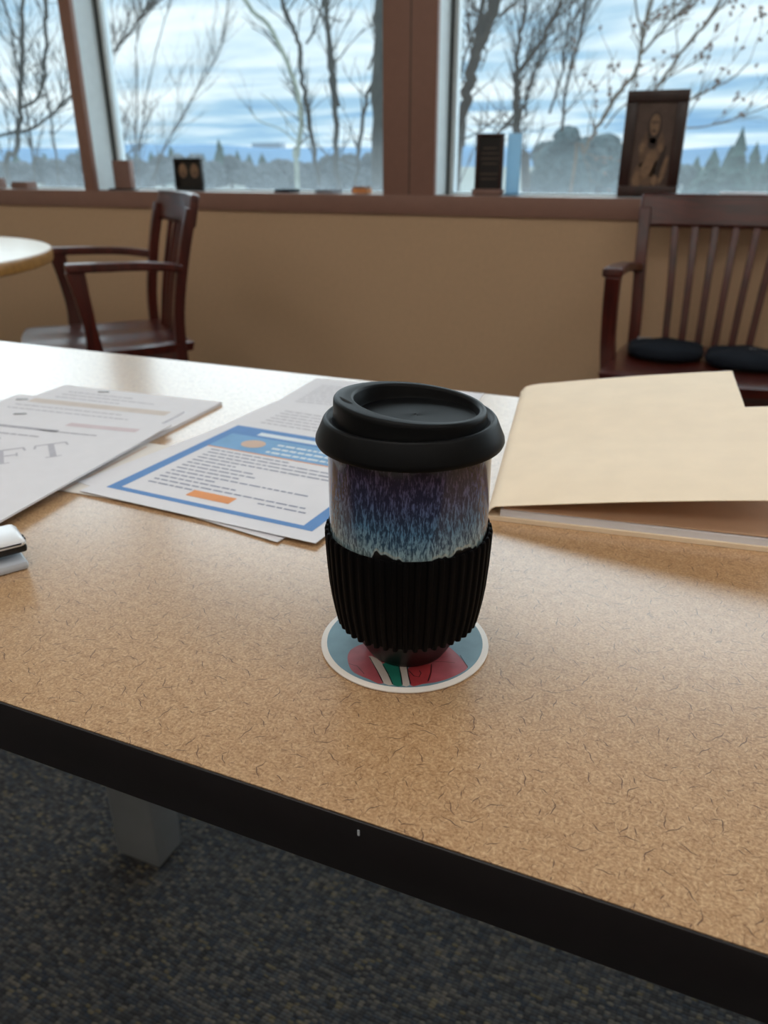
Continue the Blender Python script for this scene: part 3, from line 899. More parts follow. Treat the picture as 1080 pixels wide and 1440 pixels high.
for k in range(13):
    y = 0.128 - 0.0073 * k
    rows += text_rects(0.036 if k else 0.034, fx1 - 0.018, y, 0.0021, rp, fill=[.55, 1, 1, .95, .3, .45, .5, .42, .9, .33, .5, .95, .98][k])
print_rects('text_lines', S, [q for q in rows if not (0.086 < q[0] < 0.135 and q[2] < 0.044)], 0.00055, M['ink_dark'], t)
print_rects('orange_block', S, [(0.084, 0.126, 0.0305, 0.0425)], 0.00058, M['ink_orange'], t)
top_rows = []
for k in range(6):
    top_rows += text_rects(0.03, 0.19, 0.262 - 0.009 * k, 0.0022, rp, fill=rp.uniform(.3, .95))
print_rects('page_text', S, top_rows, 0.00055, M['ink_grey'], t)

# stapled packets on the left
def packet(name, label, tr, ang, thick, z, w_=LW, h_=LH, lift=None, rows=(), staple=None, extra=None, mat='paper'):
    c, s_ = math.cos(ang), math.sin(ang)
    o = (tr[0] - w_ * c + h_ * s_, tr[1] - w_ * s_ - h_ * c)
    S = Sheet(o, ang, w_, h_, z, lift)
    t = thing(name, label, 'paper', S.pt(0, 0))
    sheet_slab('pages', S, thick, M[mat], t)
    if rows: print_rects('text_lines', S, rows, thick + 0.00015, M['ink_grey'], t)
    if staple:
        (a, b, q) = staple
        p0 = S.pt(a, b, thick + 0.0006) - t.location
        d = S.u * math.cos(q) + S.v * math.sin(q)
        sweep('staple', [p0 - d * 0.0065 - ZU * .0006, p0 - d * 0.006, p0 + d * 0.006, p0 + d * 0.0065 - ZU * .0006], .0011, .0008, (0, 0, 1), M['steel'], t, 0)
    if extra: extra(S, t, thick)
    return S
A3 = math.radians(3)
tr3 = onz(312, 566, TZ + .003)
def rows_of(y0, n, st, a0=0.025, a1=0.19, h=0.0022):
    out = []
    for k in range(n): out += text_rects(a0, a1, y0 - st * k, h, rp, fill=rp.uniform(.4, 1))
    return out
packet('stapled_packet', 'stapled white packet lying furthest back, its corner beyond the draft', (tr3.x, tr3.y), A3, 0.0034, TZ + 0.0002,
       rows=rows_of(.255, 8, .011), staple=(0.065, 0.268, 0.35))
tr2 = onz(259, 578, TZ + .006)
def pk2(S, t, th):
    print_rects('tan_band', S, [(0.03, 0.205, 0.258, 0.272)], th + .00016, M['ink_band'], t)
packet('stapled_packet', 'stapled white packet with tan band sandwiched directly under the draft page', (tr2.x, tr2.y), math.radians(5), 0.0022, TZ + 0.0038,
       rows=rows_of(.245, 5, .012), staple=(0.02, 0.262, 0.35), extra=pk2, mat='paper')
tr1 = onz(241, 598, TZ + .0075)
def pk1(S, t, th):
    # DRAFT watermark, F and T in view
    ft = onz(10, 652, S.z + th); q = ft - S.o; org = (q.dot(S.u), q.dot(S.v))
    ang = math.atan2(.0322, .0291) - math.atan2(S.u.y, S.u.x)
    H_ = 0.040; sw = 0.16; th_ = 0.07
    def stem(x): return [(x, 0, x, 1, sw), (x - .2, .025, x + .2, .025, .05), (x - .2, .975, x + .12, .975, .05)]
    F = stem(.2) + [(.15, .965, .78, .965, th_), (.2, .53, .6, .53, th_), (.76, .99, .80, .74, .06), (.59, .65, .59, .41, .05)]
    T = [(1.45, 0, 1.45, 1, sw), (1.25, .025, 1.65, .025, .05), (1.05, .965, 1.85, .965, th_), (1.07, .98, 1.03, .74, .06), (1.83, .98, 1.87, .74, .06)]
    A = [(-.95, 0, -.55, 1, .07), (-.55, 1, -.15, 0, .16), (-.80, .34, -.30, .34, .06), (-1.1, .025, -.8, .025, .05), (-.35, .025, 0.0, .025, .05)]
    R = stem(-2.0) + [(-1.95, .97, -1.6, .95, .06), (-1.6, .97, -1.45, .75, .12), (-1.45, .78, -1.62, .52, .12), (-1.95, .53, -1.6, .53, .06), (-1.7, .52, -1.3, .02, .14)]
    D_ = stem(-3.2) + [(-3.15, .97, -2.8, .95, .06), (-2.82, .97, -2.55, .72, .13), (-2.55, .75, -2.55, .27, .14), (-2.55, .3, -2.82, .03, .13), (-3.15, .03, -2.8, .05, .06)]
    keep = []
    for st in (F, T, A, R, D_): keep += st
    def inside(s5):
        for (x, y) in ((s5[0], s5[1]), (s5[2], s5[3])):
            x = x * .86 - .30; X = org[0] + (x * math.cos(ang) - y * math.sin(ang)) * H_; Y = org[1] + (x * math.sin(ang) + y * math.cos(ang)) * H_
            if not (0.004 < X < S.w - .004 and 0.004 < Y < S.h - .004): return False
        return True
    stroke_letters('draft_watermark', S, [k for k in keep if inside(k)], org, ang, H_, th + .0002, M['ink_pale'], t)
    print_rects('tinted_line', S, [(0.115, 0.195, 0.252, 0.262)], th + .00016, M['ink_pink'], t)
S1 = packet('draft_packet', 'white page packet with a grey watermark lying on top of the papers', (tr1.x, tr1.y), math.radians(6.4), 0.0016, TZ + 0.0062, h_=LH + .005,
       lift=lambda a, b: 0.0015 * max(0, a - .6),
       rows=text_rects(0.03, 0.12, .232, .006, rp, .0006) + text_rects(0.05, .115, .214, .003, rp) + text_rects(.1, .165, .232, .0026, rp, .0007) + rows_of(.200, 3, .012, .02, .09), staple=(0.045, 0.272, 0.4), extra=pk1)

# ------------------------------------------------------------------ manila folder
def build_folder():
    nl = onz(684, 731, TZ); brx = onz(1080, 777, TZ)
    far = onz(733, 549, TZ + 0.004)
    e1 = (brx - nl); e1.z = 0; e1.normalize()
    e2 = (far - nl); e2.z = 0; SL = e2.length; e2.normalize()
    Wd = 0.243
    t = thing('manila_folder', 'cream manila folder with raised cover full of papers', 'folder', (nl.x, nl.y, TZ))
    def P(a, b, z): q = e1 * a + e2 * b; return Vector((q.x, q.y, z))
    def slab(name, A, B, zf, thick, mat, outline=None, n=(16, 20)):
        nx, ny = n
        verts = []
        for dz in (thick, 0):
            for j in range(ny + 1):
                for i in range(nx + 1):
                    sa = A[0] + (A[1] - A[0]) * i / nx; b = B[0] + (B[1] - B[0]) * j / ny
                    a = sa * (outline(b) if outline else 1.0)
                    verts.append(P(a, b, zf(a, b) + dz))
        w_ = nx + 1; K = w_ * (ny + 1); faces = []
        for j in range(ny):
            for i in range(nx):
                a = j * w_ + i
                faces.append((a, a + 1, a + 1 + w_, a + w_)); faces.append((K + a, K + a + w_, K + a + 1 + w_, K + a + 1))
        for i in range(nx):
            faces.append((i, K + i, K + i + 1, i + 1)); a = ny * w_ + i; faces.append((a, a + 1, K + a + 1, K + a))
        for j in range(ny):
            a = j * w_; faces.append((a, a + w_, K + a + w_, K + a)); b = a + nx; faces.append((b, K + b, K + b + w_, b + w_))
        return mesh_obj(name, verts, faces, mat, t, 40)
    # back leaf, contents, spine, cover
    slab('back_leaf', (0.0, Wd + 0.010), (0.0, SL), lambda a, b: 0.0002, 0.0034, M['manila'])
    slab('paper_stack', (0.010, Wd - 0.006), (0.002, SL - 0.02), lambda a, b: 0.0037, 0.0050, M['paper'])
    slab('paper_stack', (0.012, Wd - 0.014), (0.004, SL - 0.03), lambda a, b: 0.0088 + 0.0008 * (a / Wd), 0.0010, M['paper_shade'])
    def cover_z(a, b):
        k = a / Wd
        lift = 0.0104 + 0.0340 * k + 0.0020 * math.sin(min(1, k) * math.pi) + 0.0012 * math.sin(b * 30) * (1 - k) * min(1, a / .03)
        near_spine = min(1.0, a / 0.006)
        return 0.0036 + (lift - 0.0036) * (1 - (1 - near_spine) ** 2)
    def outline(b):
        # stepped right edge: a tab protrudes on the nearer part
        k = b / SL
        return (0.236 if k < 0.615 else 0.213 + 0.011 * (k - 0.615) / 0.385) / Wd
    # cover as polygon grid with a rounded far-left corner
    nx, ny = 30, 42
    rows_b = sorted([SL * q / 40 for q in range(41)] + [SL * .6149, SL * .6151]); verts = []; rc = 0.030
    for dz in (0.0006, 0):
        for j in range(ny + 1):
            for i in range(nx + 1):
                b = rows_b[j]
                wmax = Wd * outline(b)
                a = wmax * (i / nx) ** 1.6
                bmax = SL
                if a < rc: bmax = SL - (rc - math.sqrt(max(0, rc * rc - (rc - a) ** 2))) * 0.8
                bb = b * bmax / SL
                verts.append(P(a, bb, cover_z(a, bb) + dz))
    w_ = nx + 1; K = w_ * (ny + 1); faces = []
    for j in range(ny):
        for i in range(nx):
            a = j * w_ + i
            faces.append((a, a + 1, a + 1 + w_, a + w_)); faces.append((K + a, K + a + w_, K + a + 1 + w_, K + a + 1))
    for i in range(nx):
        faces.append((i, K + i, K + i + 1, i + 1)); a = ny * w_ + i; faces.append((a, a + 1, K + a + 1, K + a))
    for j in range(ny):
        a = j * w_; faces.append((a, a + w_, K + a + w_, K + a)); b = a + nx; faces.append((b, K + b, K + b + w_, b + w_))
    mesh_obj('cover', verts, faces, M['manila'], t, 50)
build_folder()

# ------------------------------------------------------------------ stapler, only its nose in view
t = thing('stapler', 'white and black stapler nose beside the draft papers', 'stapler', (-0.409, 0.336, TZ), math.radians(-30))
# local: nose at origin pointing +Y, body runs to -Y
box('base', -.019, .019, -.135, -.001, 0.0, .0065, M['stapler_grey'], t, 0.0025)
box('magazine', -.0125, .0125, -.13, .0015, .0095, .0160, M['stapler_black'], t, 0.0022)
v = []
tb = bmesh.new()
box_bm(-.0165, .0165, -.128, .001, .0152, .0245, 0.0036, 3, bm=tb)
for q in tb.verts:
    if q.co.y > -0.03: q.co.z -= (q.co.y + 0.03) * 0.12 * (1 if q.co.z > .020 else 0)
bm_obj('top_cap', tb, M['stapler_white'], t, 40)
box('rear_block', -.014, .014, -.135, -.105, .006, .016, M['stapler_black'], t, 0.002)
for k in range(2): box('mark', .004 + k * .005, .0065 + k * .005, .0008, .0014, .0165, .0195, M['stapler_black'], t)

# ------------------------------------------------------------------ things on the window sill
def on_sill(px, Y, py=275): 
    p_ = ony(px, py, Y); return p_.x
SZ = SILL
def frame_thing(name, label, cat, x0, x1, Y, h, depth, border, fm, pic, rz=0.0, lean=0.0):
    w_ = x1 - x0
    t = thing(name, label, cat, ((x0 + x1) / 2, Y, SZ), rz)
    t.rotation_euler = (lean, 0, rz)
    fb = bmesh.new(); hw = w_ / 2; b_ = border
    for q in ((-hw, hw, 0, b_), (-hw, hw, h - b_, h), (-hw, -hw + b_, b_, h - b_), (hw - b_, hw, b_, h - b_)):
        box_bm(q[0], q[1], -depth / 2, depth / 2, q[2], q[3], min(.003, b_ * .3), 2, bm=fb)
    bm_obj('frame', fb, fm, t, 40)
    bk = box('backing', -hw + b_ * .6, hw - b_ * .6, depth * .1, depth * .5, b_ * .6, h - b_ * .6, M['frame_black'], t)
    pc = box('picture', -hw + b_ * .9, hw - b_ * .9, -depth * .02, depth * .1, b_ * .9, h - b_ * .9, pic, t)
    return t, pc, (hw, h, depth)
FYY = WY + 0.075
def ell(bm, cx, cz, rx, rz_, y, n=20, rot=0):
    c, s_ = math.cos(rot), math.sin(rot)
    bm.faces.new([bm.verts.new((cx + rx * math.cos(a) * c - rz_ * math.sin(a) * s_, y, cz + rx * math.cos(a) * s_ + rz_ * math.sin(a) * c)) for a in [2 * math.pi * k / n for k in range(n)]])
# large portrait
xa, xb = on_sill(867, FYY), on_sill(951, FYY)
t, pc, (hw, h, d) = frame_thing('picture_frame', 'large dark wooden frame with a sepia portrait on the window sill', 'picture frame', xa, xb, FYY, 0.325, 0.022, 0.036, M['frame_wood'], M['photo_bg'])
yy = -d * .02
pw, ph = (hw - .033), h
def blob(mat, lst, dy):
    bm = bmesh.new()
    for q in lst: ell(bm, q[0] * pw, .036 + q[1] * (h - .072), q[2] * pw, q[3] * (h - .072), yy - dy, 22, q[4] if len(q) > 4 else 0)
    bm_obj('portrait_tone', bm, mat, pc)
blob(M['photo_mid'], [(0, .42, .62, .30), (0, .16, .8, .16)], .0003)
blob(M['photo_dark'], [(.0, .70, .34, .19), (.42, .2, .16, .3, -.2), (-.02, .52, .24, .07)], .0006)
blob(M['photo_tone'], [(0, .74, .24, .13), (-.52, .47, .13, .06), (.42, .47, .14, .06), (-.1, .26, .28, .20, -.3), (.68, .2, .12, .18, -.2), (.3, .07, .14, .07), (-.6, .08, .25, .1)], .0009)
blob(M['photo_dark'], [(-.09, .77, .06, .015), (.09, .77, .06, .015), (0, .665, .1, .014)], .0012)
# plaque
xa, xb = on_sill(667, FYY), on_sill(705, FYY)
t, pc, (hw, h, d) = frame_thing('desk_plaque', 'small black plaque with faint lines of text on the window sill', 'plaque', xa, xb, FYY, 0.205, 0.02, 0.012, M['frame_wood'], M['frame_black'])
box('stand', -hw - .004, hw + .004, -.025, .02, 0, .022, M['brown_box'], t, .003)
bm = bmesh.new()
for k in range(7):
    w_ = [.5, .62, .7, .55, .0, .66, .6][k] * hw
    if w_: box_bm(-w_, w_, -d * .02 - .0006, -d * .02, .155 - .017 * k, .159 - .017 * k, bm=bm)
bm_obj('text_lines', bm, M['photo_bg'], pc)
# pale blue card
xa, xb = on_sill(710, FYY + .03), on_sill(729, FYY + .03)
t = thing('card_stand', 'pale blue upright plastic card on the window sill beside the plaque', 'card', ((xa + xb) / 2, FYY + .03, SZ))
box('card', -(xb - xa) / 2, (xb - xa) / 2, -.003, .003, 0.004, .205, M['acrylic'], t, .001)
box('foot', -(xb - xa) / 2 - .003, (xb - xa) / 2 + .003, -.02, .02, 0, .005, M['acrylic'], t, .001)
# twin oval photo frame
xa, xb = on_sill(249, FYY, 266), on_sill(287, FYY, 266)
t, pc, (hw, h, d) = frame_thing('twin_photo_frame', 'small black frame with two oval sepia photos on the window sill', 'picture frame', xa, xb, FYY, 0.128, 0.022, 0.014, M['frame_black'], M['frame_black'])
for s_ in (-1, 1):
    bm = bmesh.new(); ell(bm, s_ * hw * .42, h * .62, hw * .30, h * .22, -d * .02 - .0006); bm_obj('oval_photo', bm, M['photo_tone'], pc)
    bm = bmesh.new(); ell(bm, s_ * hw * .42, h * .52, hw * .16, h * .10, -d * .02 - .0010); bm_obj('photo_figure', bm, M['photo_mid'], pc)
# small brown box
xa, xb = on_sill(167, FYY, 266), on_sill(187, FYY, 266)
t = thing('brown_box', 'small upright brown card box on the sill beside the narrow window post', 'box', ((xa + xb) / 2, FYY, SZ), .2)
bw = (xb - xa) / 2
box('carton', -bw, bw, -.02, .02, .006, .12, M['brown_box'], t, .002)
box('tray', -bw - .03, bw + .01, -.03, .03, 0, .007, M['frame_black'], t, .002)
# little things lying on the sill
def lie(name, label, cat, px, wpx, hh, depth, mat, py=270, Y=None, lidm=None):
    Y = Y or FYY
    a, b = on_sill(px - wpx / 2, Y, py), on_sill(px + wpx / 2, Y, py)
    t = thing(name, label, cat, ((a + b) / 2, Y, SZ))
    w_ = (b - a) / 2
    box('body', -w_, w_, -depth / 2, depth / 2, 0, hh * .7, mat, t, hh * .12)
    box('lid', -w_ * .94, w_ * .94, -depth * .47, depth * .47, hh * .7, hh, lidm or mat, t, hh * .1)
    return t
lie('card_box', 'low brown box on the sill left of the narrow window post', 'box', 35, 22, .030, .07, M['brown_box'], 266)
lie('card_box', 'low brown box on the sill by the far end of the left window', 'box', -4, 14, .045, .07, M['brown_box'], 266)
lie('notebook', 'thin dark blue notebook lying on the sill under the middle window', 'notebook', 404, 22, .012, .09, M['navy_cloth'], 272)
lie('notebook', 'thin grey notebook lying on the sill beside the brown tin', 'notebook', 462, 26, .012, .09, M['house_roof'], 272)
lie('tin', 'small orange brown tin on the sill beside the wide window post', 'tin', 509, 20, .026, .06, M['ink_orange'], 272, None, M['brown_box'])
lie('paper_pile', 'loose white papers on the sill behind the slat-back armchair', 'paper', 1045, 70, .020, .10, M['paper'], 276)

# ------------------------------------------------------------------ outdoors
GZ = -4.0
g = box('ground', -1500, 1500, 6, 2600, GZ - 1, GZ, M['ground']); g['kind'] = 'structure'
# far ridge
def ridge(name, Y, fn, mat, depth):
    verts, faces = [], []
    n = 160
    for i in range(n + 1):
        x = -Y * 1.35 + (Y * 2.3) * i / n
        h_ = fn(i / n)
        verts += [(x, Y, GZ), (x, Y + depth * .25, GZ + h_ * .72), (x, Y + depth * .5, GZ + h_), (x, Y + depth, GZ)]
    for i in range(n):
        for k in range(3):
            a = i * 4 + k
            faces.append((a, a + 4, a + 5, a + 1))
    o = mesh_obj(name, verts, faces, mat, None, 170); o['kind'] = 'structure'
    return o
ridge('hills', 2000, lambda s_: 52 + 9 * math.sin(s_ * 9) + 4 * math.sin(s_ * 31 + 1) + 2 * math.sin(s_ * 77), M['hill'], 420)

def tube(bmv, bmf, pts, rad, sides=6):
    n = len(pts); base = len(bmv)
    ref = Vector((0.3, 0.9, 0.2))
    for i, p_ in enumerate(pts):
        tn = (pts[min(i + 1, n - 1)] - pts[max(i - 1, 0)])
        tn = tn.normalized() if tn.length > 1e-9 else ZU
        a = tn.cross(ref); a = a.normalized() if a.length > 1e-6 else Vector((1, 0, 0))
        b = tn.cross(a)
        for k in range(sides):
            q = 2 * math.pi * k / sides
            bmv.append(p_ + (a * math.cos(q) + b * math.sin(q)) * rad[i])
    for i in range(n - 1):
        for k in range(sides):
            k2 = (k + 1) % sides
            bmf.append((base + i * sides + k, base + i * sides + k2, base + (i + 1) * sides + k2, base + (i + 1) * sides + k))
def bare_tree(label, Y, limbs, mat, twigs=60, twig_len=0.7, seed=1, lean=(0, 0), buds=0, group=None, sub=3, twig_mat=None, tr=0.009, name='bare_tree'):
    """limbs: pixel polylines (x, y) with a radius in pixels at each end, standing in the plane y = Y"""
    r = random.Random(seed)
    k_ = Y / FPX
    P0 = ony(limbs[0][0][0][0], limbs[0][0][0][1], Y)
    t = thing(name, label, 'tree', (P0.x, Y, GZ), 0, group)
    loc = Vector((P0.x, Y, GZ))
    lines = []
    for li, (px, r0, r1) in enumerate(limbs):
        dy = r.uniform(-.5, .5) * (li > 0); 
        pts = [ony(x, y, Y) for x, y in px]
        n = len(pts)
        pts = [p_ + Vector((0, dy * i / max(1, n - 1), 0)) for i, p_ in enumerate(pts)]
        if li == 0:
            pts = [Vector((pts[0].x - (pts[1].x - pts[0].x) * .6, Y, GZ))] + pts
        # carry on above the window's head
        if px[-1][1] <= 3:
            d = (pts[-1] - pts[-2]).normalized()
            pts.append(pts[-1] + d * 1.0 + Vector((r.uniform(-.1, .1), 0, .3)))
        sp_ = smooth_path(pts, 5)
        m = len(sp_)
        rad = [(r0 + (r1 - r0) * i / (m - 1)) * k_ for i in range(m)]
        sp_ = [p_ + Vector((r.gauss(0, 1), r.gauss(0, 1), 0)) * min(.012, rad[i] * .35) for i, p_ in enumerate(sp_)]
        lines.append((sp_, rad))
    bv, bf = [], []
    sp_, rad = lines[0]
    tube(bv, bf, sp_, rad, 8)
    mesh_obj('trunk', [v_ - loc for v_ in bv], bf, mat, t, 80)
    for sp_, rad in lines[1:]:
        bv, bf = [], []
        tube(bv, bf, sp_, rad, 7)
        mesh_obj('limb', [v_ - loc for v_ in bv], bf, mat, t, 80)
    # twigs
    bv, bf = [], []; tips = []
    def grow(p_, d, L_, rad_, depth):
        n = 5; pts = [p_]; q = p_.copy(); dd = d.copy()
        for i in range(n):
            dd = (dd + Vector((r.gauss(0, .13), r.gauss(0, .13), r.gauss(.04, .12)))).normalized()
            q = q + dd * (L_ / n); pts.append(q.copy())
        tube(bv, bf, pts, [rad_ * (1 - .75 * i / n) for i in range(n + 1)], 4)
        tips.append(pts)
        if depth > 0:
            for _ in range(sub):
                i = r.randint(1, n - 1)
                s_ = Vector((r.uniform(-1, 1), r.uniform(-.6, .6), r.uniform(-.1, .8)))
                grow(pts[i], (dd + s_ * .8).normalized(), L_ * r.uniform(.35, .7), rad_ * .6, depth - 1)
    cand = [(sp_, rad, i) for sp_, rad in lines for i in range(2, len(sp_)) if sp_[i].z > .5]
    for _ in range(twigs):
        sp_, rad, i = r.choice(cand)
        tn = (sp_[i] - sp_[i - 1]).normalized()
        s_ = Vector((r.uniform(-1, 1) + lean[0], r.uniform(-.7, .7), r.uniform(-.15, .7) + lean[1]))
        grow(sp_[i], (tn * .7 + s_).normalized(), twig_len * r.uniform(.5, 1.3), min(rad[i] * .6, tr), 1)
    if bf:
        o = mesh_obj('twigs', [v_ - loc for v_ in bv], bf, twig_mat or mat, t); o['kind'] = 'stuff'
    if buds:
        bm = bmesh.new()
        for _ in range(buds):
            pts = r.choice(tips); q = r.choice(pts[1:]) - loc
            mt = Matrix.Translation(q) @ Matrix.Rotation(r.uniform(0, 3), 4, 'Y') @ Matrix.Diagonal((.011, .011, .020, 1))
            bmesh.ops.create_icosphere(bm, subdivisions=1, radius=1, matrix=mt)
        o = bm_obj('buds', bm, M['bud'], t, 170); o['kind'] = 'stuff'
    return t
bare_tree('bare grey tree with crossing limbs seen through the left window', 9.0, [
    ([(12, 272), (22, 215), (27, 180), (28, 140), (30, 90), (31, 40), (31, 0)], 5.0, 2.6),
    ([(27, 184), (12, 190), (0, 198), (-30, 225)], 2.6, 1.8),
    ([(28, 186), (48, 178), (75, 155), (100, 128), (128, 104)], 2.6, 1.5),
    ([(28, 152), (48, 143), (61, 120), (65, 75), (66, 30), (66, 0)], 2.4, 3.2),
    ([(52, 270), (47, 180), (44, 130), (42, 90), (40, 40), (34, 0)], 1.8, 1.4),
    ([(84, 262), (78, 190), (73, 140), (67, 108)], 1.8, 1.3),
    ([(76, 160), (80, 130), (70, 100)], 1.4, 1.0)], M['bark_grey'], 95, .6, 11, sub=3)
bare_tree('thin bare shrub-like tree just right of the narrow window post', 10.5, [
    ([(176, 275), (172, 215), (158, 130), (150, 80)], 2.0, 1.2),
    ([(150, 80), (163, 70), (185, 44), (205, 18), (216, 0)], 1.6, 1.0),
    ([(195, 275), (196, 200), (205, 120), (222, 40), (232, 0)], 1.0, .6),
    ([(205, 275), (230, 200), (262, 130), (290, 70), (296, 0)], .9, .5),
    ([(185, 275), (190, 200), (192, 130), (190, 60), (196, 0)], 1.0, .6),
    ([(215, 275), (222, 215), (245, 170), (268, 110), (282, 60)], .8, .4)], M['bark_brown'], 190, .75, 12, (.25, .4), sub=3, tr=.0075)
bare_tree('bare multi-stemmed tree with a thick trunk beside the wide window post', 8.5, [
    ([(531, 275), (531, 190), (533, 100), (536, 0)], 9.5, 7.5),
    ([(448, 262), (443, 200), (434, 140), (431, 90), (430, 60), (418, 30), (415, 0)], 3.4, 2.6),
    ([(430, 62), (440, 42), (445, 20), (447, 0)], 1.6, 1.1),
    ([(476, 272), (474, 200), (470, 140), (465, 95), (461, 40), (460, 0)], 4.2, 2.2),
    ([(474, 150), (474, 90), (473, 40), (474, 0)], 3.2, 2.6),
    ([(500, 262), (503, 200), (508, 140), (518, 100), (514, 60), (515, 0)], 2.8, 1.8),
    ([(518, 98), (526, 60), (529, 0)], 1.6, 1.2),
    ([(500, 234), (490, 229), (476, 222)], 1.2, 1.0)], M['bark_grey'], 80, .5, 13, sub=3)
bare_tree('slender pale-barked tree arching over to the left in the middle window', 7.6, [
    ([(418, 275), (417, 220), (424, 160), (414, 118), (400, 78), (378, 35), (345, 2)], 3.6, 2.8),
    ([(417, 200), (400, 182), (375, 170), (368, 150)], 1.0, .6),
    ([(417, 190), (395, 150), (380, 133)], .9, .5)], M['bark_pale'], 16, .35, 14, sub=2, twig_mat=M['bark_grey'])
bare_tree('bare tree with one thick slanting limb right of the wide post', 8.0, [
    ([(640, 275), (646, 205), (656, 140), (664, 95), (676, 60), (686, 30), (696, 0)], 6.5, 8.0),
    ([(668, 80), (672, 50), (674, 20), (676, 0)], 4.0, 2.6),
    ([(636, 160), (644, 90), (654, 40), (661, 0)], 1.6, 1.2),
    ([(680, 62), (690, 80), (688, 105)], 1.2, .7)], M['bark_brown'], 75, .6, 15, sub=3)
bare_tree('bare fork-trunked tree with fine upright branches behind the black plaque', 11.2, [
    ([(738, 275), (731, 215), (726, 170), (727, 130), (729, 100)], 6.5, 4.0),
    ([(729, 102), (728, 75), (733, 40), (738, 0)], 2.6, 2.0),
    ([(729, 102), (738, 85), (754, 58), (766, 28), (776, 0)], 2.8, 1.9),
    ([(724, 160), (712, 182), (700, 204)], 1.8, 1.5),
    ([(738, 165), (740, 125), (750, 92), (762, 70)], 1.8, 1.2),
    ([(790, 185), (797, 130), (808, 90), (822, 45), (832, 0)], 1.9, 1.2),
    ([(772, 160), (790, 110), (800, 50), (808, 0)], 1.6, .9)], M['bark_brown'], 190, .75, 16, (.25, .35), sub=3, tr=.007)
bare_tree('budding tree whose long slanting twigs cross behind the large portrait', 7.0, [
    ([(800, 290), (822, 215), (840, 180), (862, 140), (890, 108), (900, 78), (903, 55), (910, 25), (917, 0)], 2.6, 1.6),
    ([(902, 76), (920, 55), (945, 25), (968, 5), (985, -10)], 1.6, 1.2),
    ([(902, 60), (899, 30), (893, 0)], 1.3, 1.0),
    ([(885, 200), (902, 155), (938, 100), (955, 72), (980, 40), (1006, 3)], 2.0, 1.5),
    ([(900, 190), (960, 148), (1000, 128), (1030, 115), (1052, 96)], 1.2, .7),
    ([(930, 182), (965, 180), (992, 178), (1040, 165), (1085, 148)], 1.0, .6),
    ([(880, 150), (893, 105), (888, 140)], 1.0, .7),
    ([(850, 180), (880, 150), (940, 115), (1000, 85)], 1.0, .6)], M['bark_tan'], 75, .42, 17, (.35, .25), buds=200, sub=2, tr=.0055)

# distant evergreens and brush
def conifer(px, top, Y, w_, label, seed, mat='conifer', group=None):
    r = random.Random(seed)
    p_ = ony(px, top, Y); h_ = p_.z - GZ
    t = thing('conifer', label, 'tree', (p_.x, Y, GZ), r.uniform(0, 6), group)
    bm = bmesh.new()
    L_ = 9; sg = 14
    for k in range(L_):
        z0 = h_ * (.08 + .82 * k / L_); z1 = min(h_, z0 + h_ * .26)
        rr = w_ * (1 - k / L_) ** .85 + .15
        ap = bm.verts.new((0, 0, z1)); ring = []
        for j in range(sg):
            a = 2 * math.pi * j / sg
            q = rr * r.uniform(.62, 1.12)
            ring.append(bm.verts.new((q * math.cos(a), q * math.sin(a), z0 + r.uniform(-.03, .03) * h_)))
        for j in range(sg): bm.faces.new((ring[j], ring[(j + 1) % sg], ap))
        bm.faces.new(ring[::-1])
    bm_obj('foliage', bm, M[mat], t)
    v, f = lathe([(0.3, 0), (0.22, h_ * .3), (0.05, h_ * .8)], 8)
    mesh_obj('trunk', v, f, M['bark_brown'], t)
def crown(px, top, Y, w_, label, seed, mat, group, name='round_tree'):
    r = random.Random(seed)
    p_ = ony(px, top, Y); h_ = p_.z - GZ
    t = thing(name, label, 'tree', (p_.x, Y, GZ), 0, group)
    bm = bmesh.new()
    for k in range(9):
        c = Vector((r.uniform(-.6, .6) * w_, r.uniform(-.5, .5) * w_, h_ * r.uniform(.35, .8)))
        rad_ = w_ * r.uniform(.35, .55)
        rad_ = min(rad_, h_ - c.z) if k else rad_
        if k == 0: c = Vector((0, 0, h_ - rad_))
        b2 = bmesh.ops.create_icosphere(bm, subdivisions=3, radius=1, matrix=Matrix.Translation(c) @ Matrix.Diagonal((rad_, rad_, rad_, 1)))
        for v_ in b2['verts']:
            v_.co = c + (v_.co - c) * r.uniform(.78, 1.08)
    bm_obj('foliage', bm, M[mat], t)
    v, f = lathe([(0.3, 0), (0.25, h_ * .35), (0.1, h_ * .6)], 8)
    mesh_obj('trunk', v, f, M['bark_brown'], t)
GC = 'distant conifers beyond the windows'
rr_ = random.Random(5)
con = [(239, 203, 165, 3.6, 'distant pointed conifer rising beyond the twin oval photo frame'), (307, 194, 176, 3.4, 'tallest distant conifer in the middle window, beside the twin oval photos'),
       (333, 209, 186, 2.6, None), (350, 214, 165, 2.6, None), (285, 214, 186, 2.6, None), (212, 212, 178, 3.2, None), (368, 214, 178, 3.0, None),
       (20, 210, 170, 3.2, 0), (62, 214, 182, 3.0, 0), (108, 208, 170, 2.8, 0), (190, 214, 168, 2.6, None), (388, 222, 170, 3.0, None),
       (1046, 176, 108, 2.6, 'tallest distant conifer beside the large portrait on the sill'), (1030, 202, 122, 2.4, 1), (1066, 198, 130, 2.4, 1), (1006, 206, 116, 2.6, 1), (982, 218, 140, 2.4, 1), (1086, 204, 112, 2.2, 1)]
for k, (px, top, Y, w_, lab) in enumerate(con):
    lab = {None: 'small distant conifer poking above the brush beyond the middle window', 0: 'distant conifer beyond the crossing limbs in the left window', 1: 'lower distant conifer flanking the tall one past the portrait'}.get(lab, lab)
    conifer(px, top, Y, w_, lab, 40 + k, 'conifer', GC)
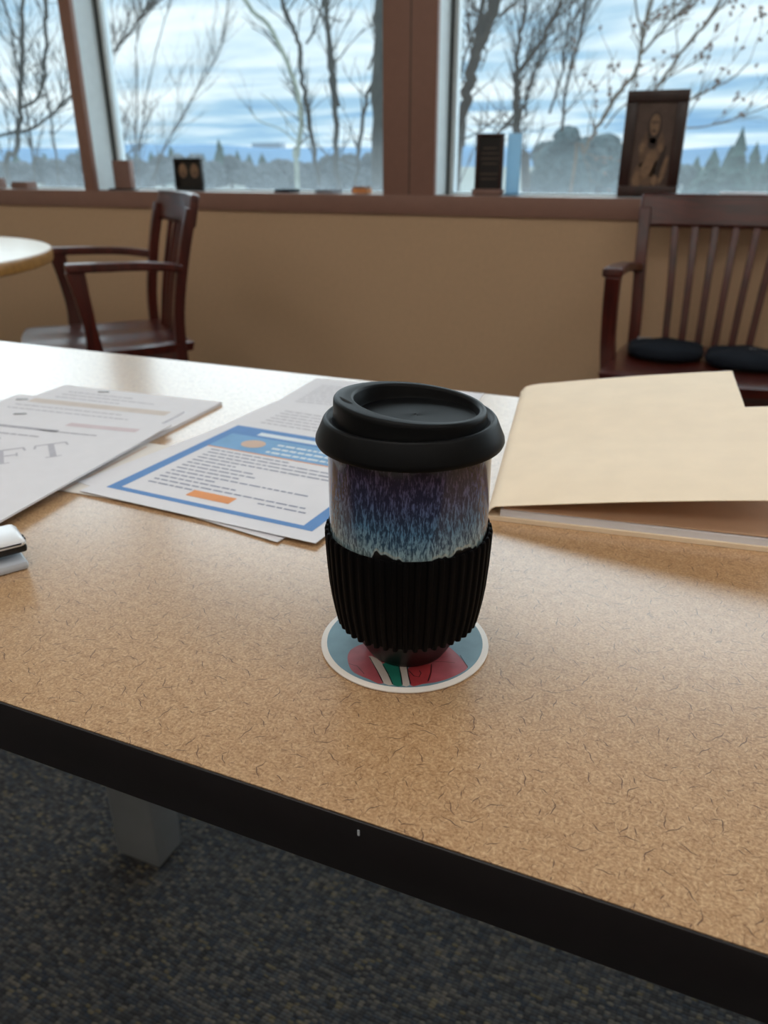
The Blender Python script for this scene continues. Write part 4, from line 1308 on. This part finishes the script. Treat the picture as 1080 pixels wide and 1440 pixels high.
for k, (px, top, Y, w_) in enumerate([(800, 176, 84, 3.8), (850, 184, 96, 4.0), (766, 198, 97, 3.4), (888, 202, 74, 3.0), (922, 214, 108, 3.0), (952, 228, 126, 2.8)]):
    crown(px, top, Y, w_, 'distant broad rounded evergreen tree behind the portrait and plaque', 70 + k, 'evergreen', 'broad evergreens beyond the right window')
WIN = ['left window', 'middle window', 'window right of the wide post']
for k in range(24):
    px = -20 + k * 24.5
    Y = (92, 108, 124, 140)[k % 4] + rr_.uniform(-2, 2)
    lab = 'distant bushy grey-brown tree in the line beyond the left window' if px < 125 else 'distant bushy grey-brown tree in the line beyond the middle window'
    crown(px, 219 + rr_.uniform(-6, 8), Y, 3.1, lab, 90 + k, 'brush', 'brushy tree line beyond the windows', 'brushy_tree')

# buildings
def building(name, label, px0, px1, top, Y, depth, wall, flat=False, rows=1, cols=4, base=GZ):
    a, b = ony(px0, 250, Y).x, ony(px1, 250, Y).x
    zt = ony((px0 + px1) / 2, top, Y).z - base
    t = thing(name, label, 'building', ((a + b) / 2, Y + depth / 2, base))
    hw = (b - a) / 2; hd = depth / 2
    zw = zt if flat else zt * .66
    wl = box('wall', -hw, hw, -hd, hd, 0, zw, wall, t)
    if flat: box('roof', -hw - .2, hw + .2, -hd - .2, hd + .2, zw - .2, zw + .15, M['house_roof'], t)
    else:
        mesh_obj('roof', [(-hw - .5, -hd - .5, zw), (hw + .5, -hd - .5, zw), (hw + .5, hd + .5, zw), (-hw - .5, hd + .5, zw), (-hw - .5, 0, zt), (hw + .5, 0, zt)], [(0, 1, 5, 4), (2, 3, 4, 5), (0, 4, 3), (1, 2, 5), (0, 3, 2, 1)], M['house_roof'], t)
    for r_ in range(rows):
        for c in range(cols):
            x = -hw + 2 * hw * (c + .5) / cols; z = zw * (r_ + .5) / rows
            w_ = min(.9, hw / cols * .5); hh = min(.8, zw / rows * .28)
            box('window', x - w_, x + w_, -hd - .06, -hd, z - hh, z + hh, M['house_window'], wl)
building('house', 'pale low house with grey roof at the right window edge', 1056, 1100, 236, 150, 9, M['house_grey'], cols=3)
building('long_building', 'long low white building beyond the budding tree', 950, 1046, 246, 160, 12, M['house_white'], True, cols=8)
building('house', 'white house with grey roof behind the fork-trunked tree', 850, 880, 240, 125, 9, M['house_white'], cols=3)
building('rooftop_block', 'flat grey block building rising on the far ridge', 357, 397, 201, 2240, 30, M['house_grey'], True, rows=3, cols=6)
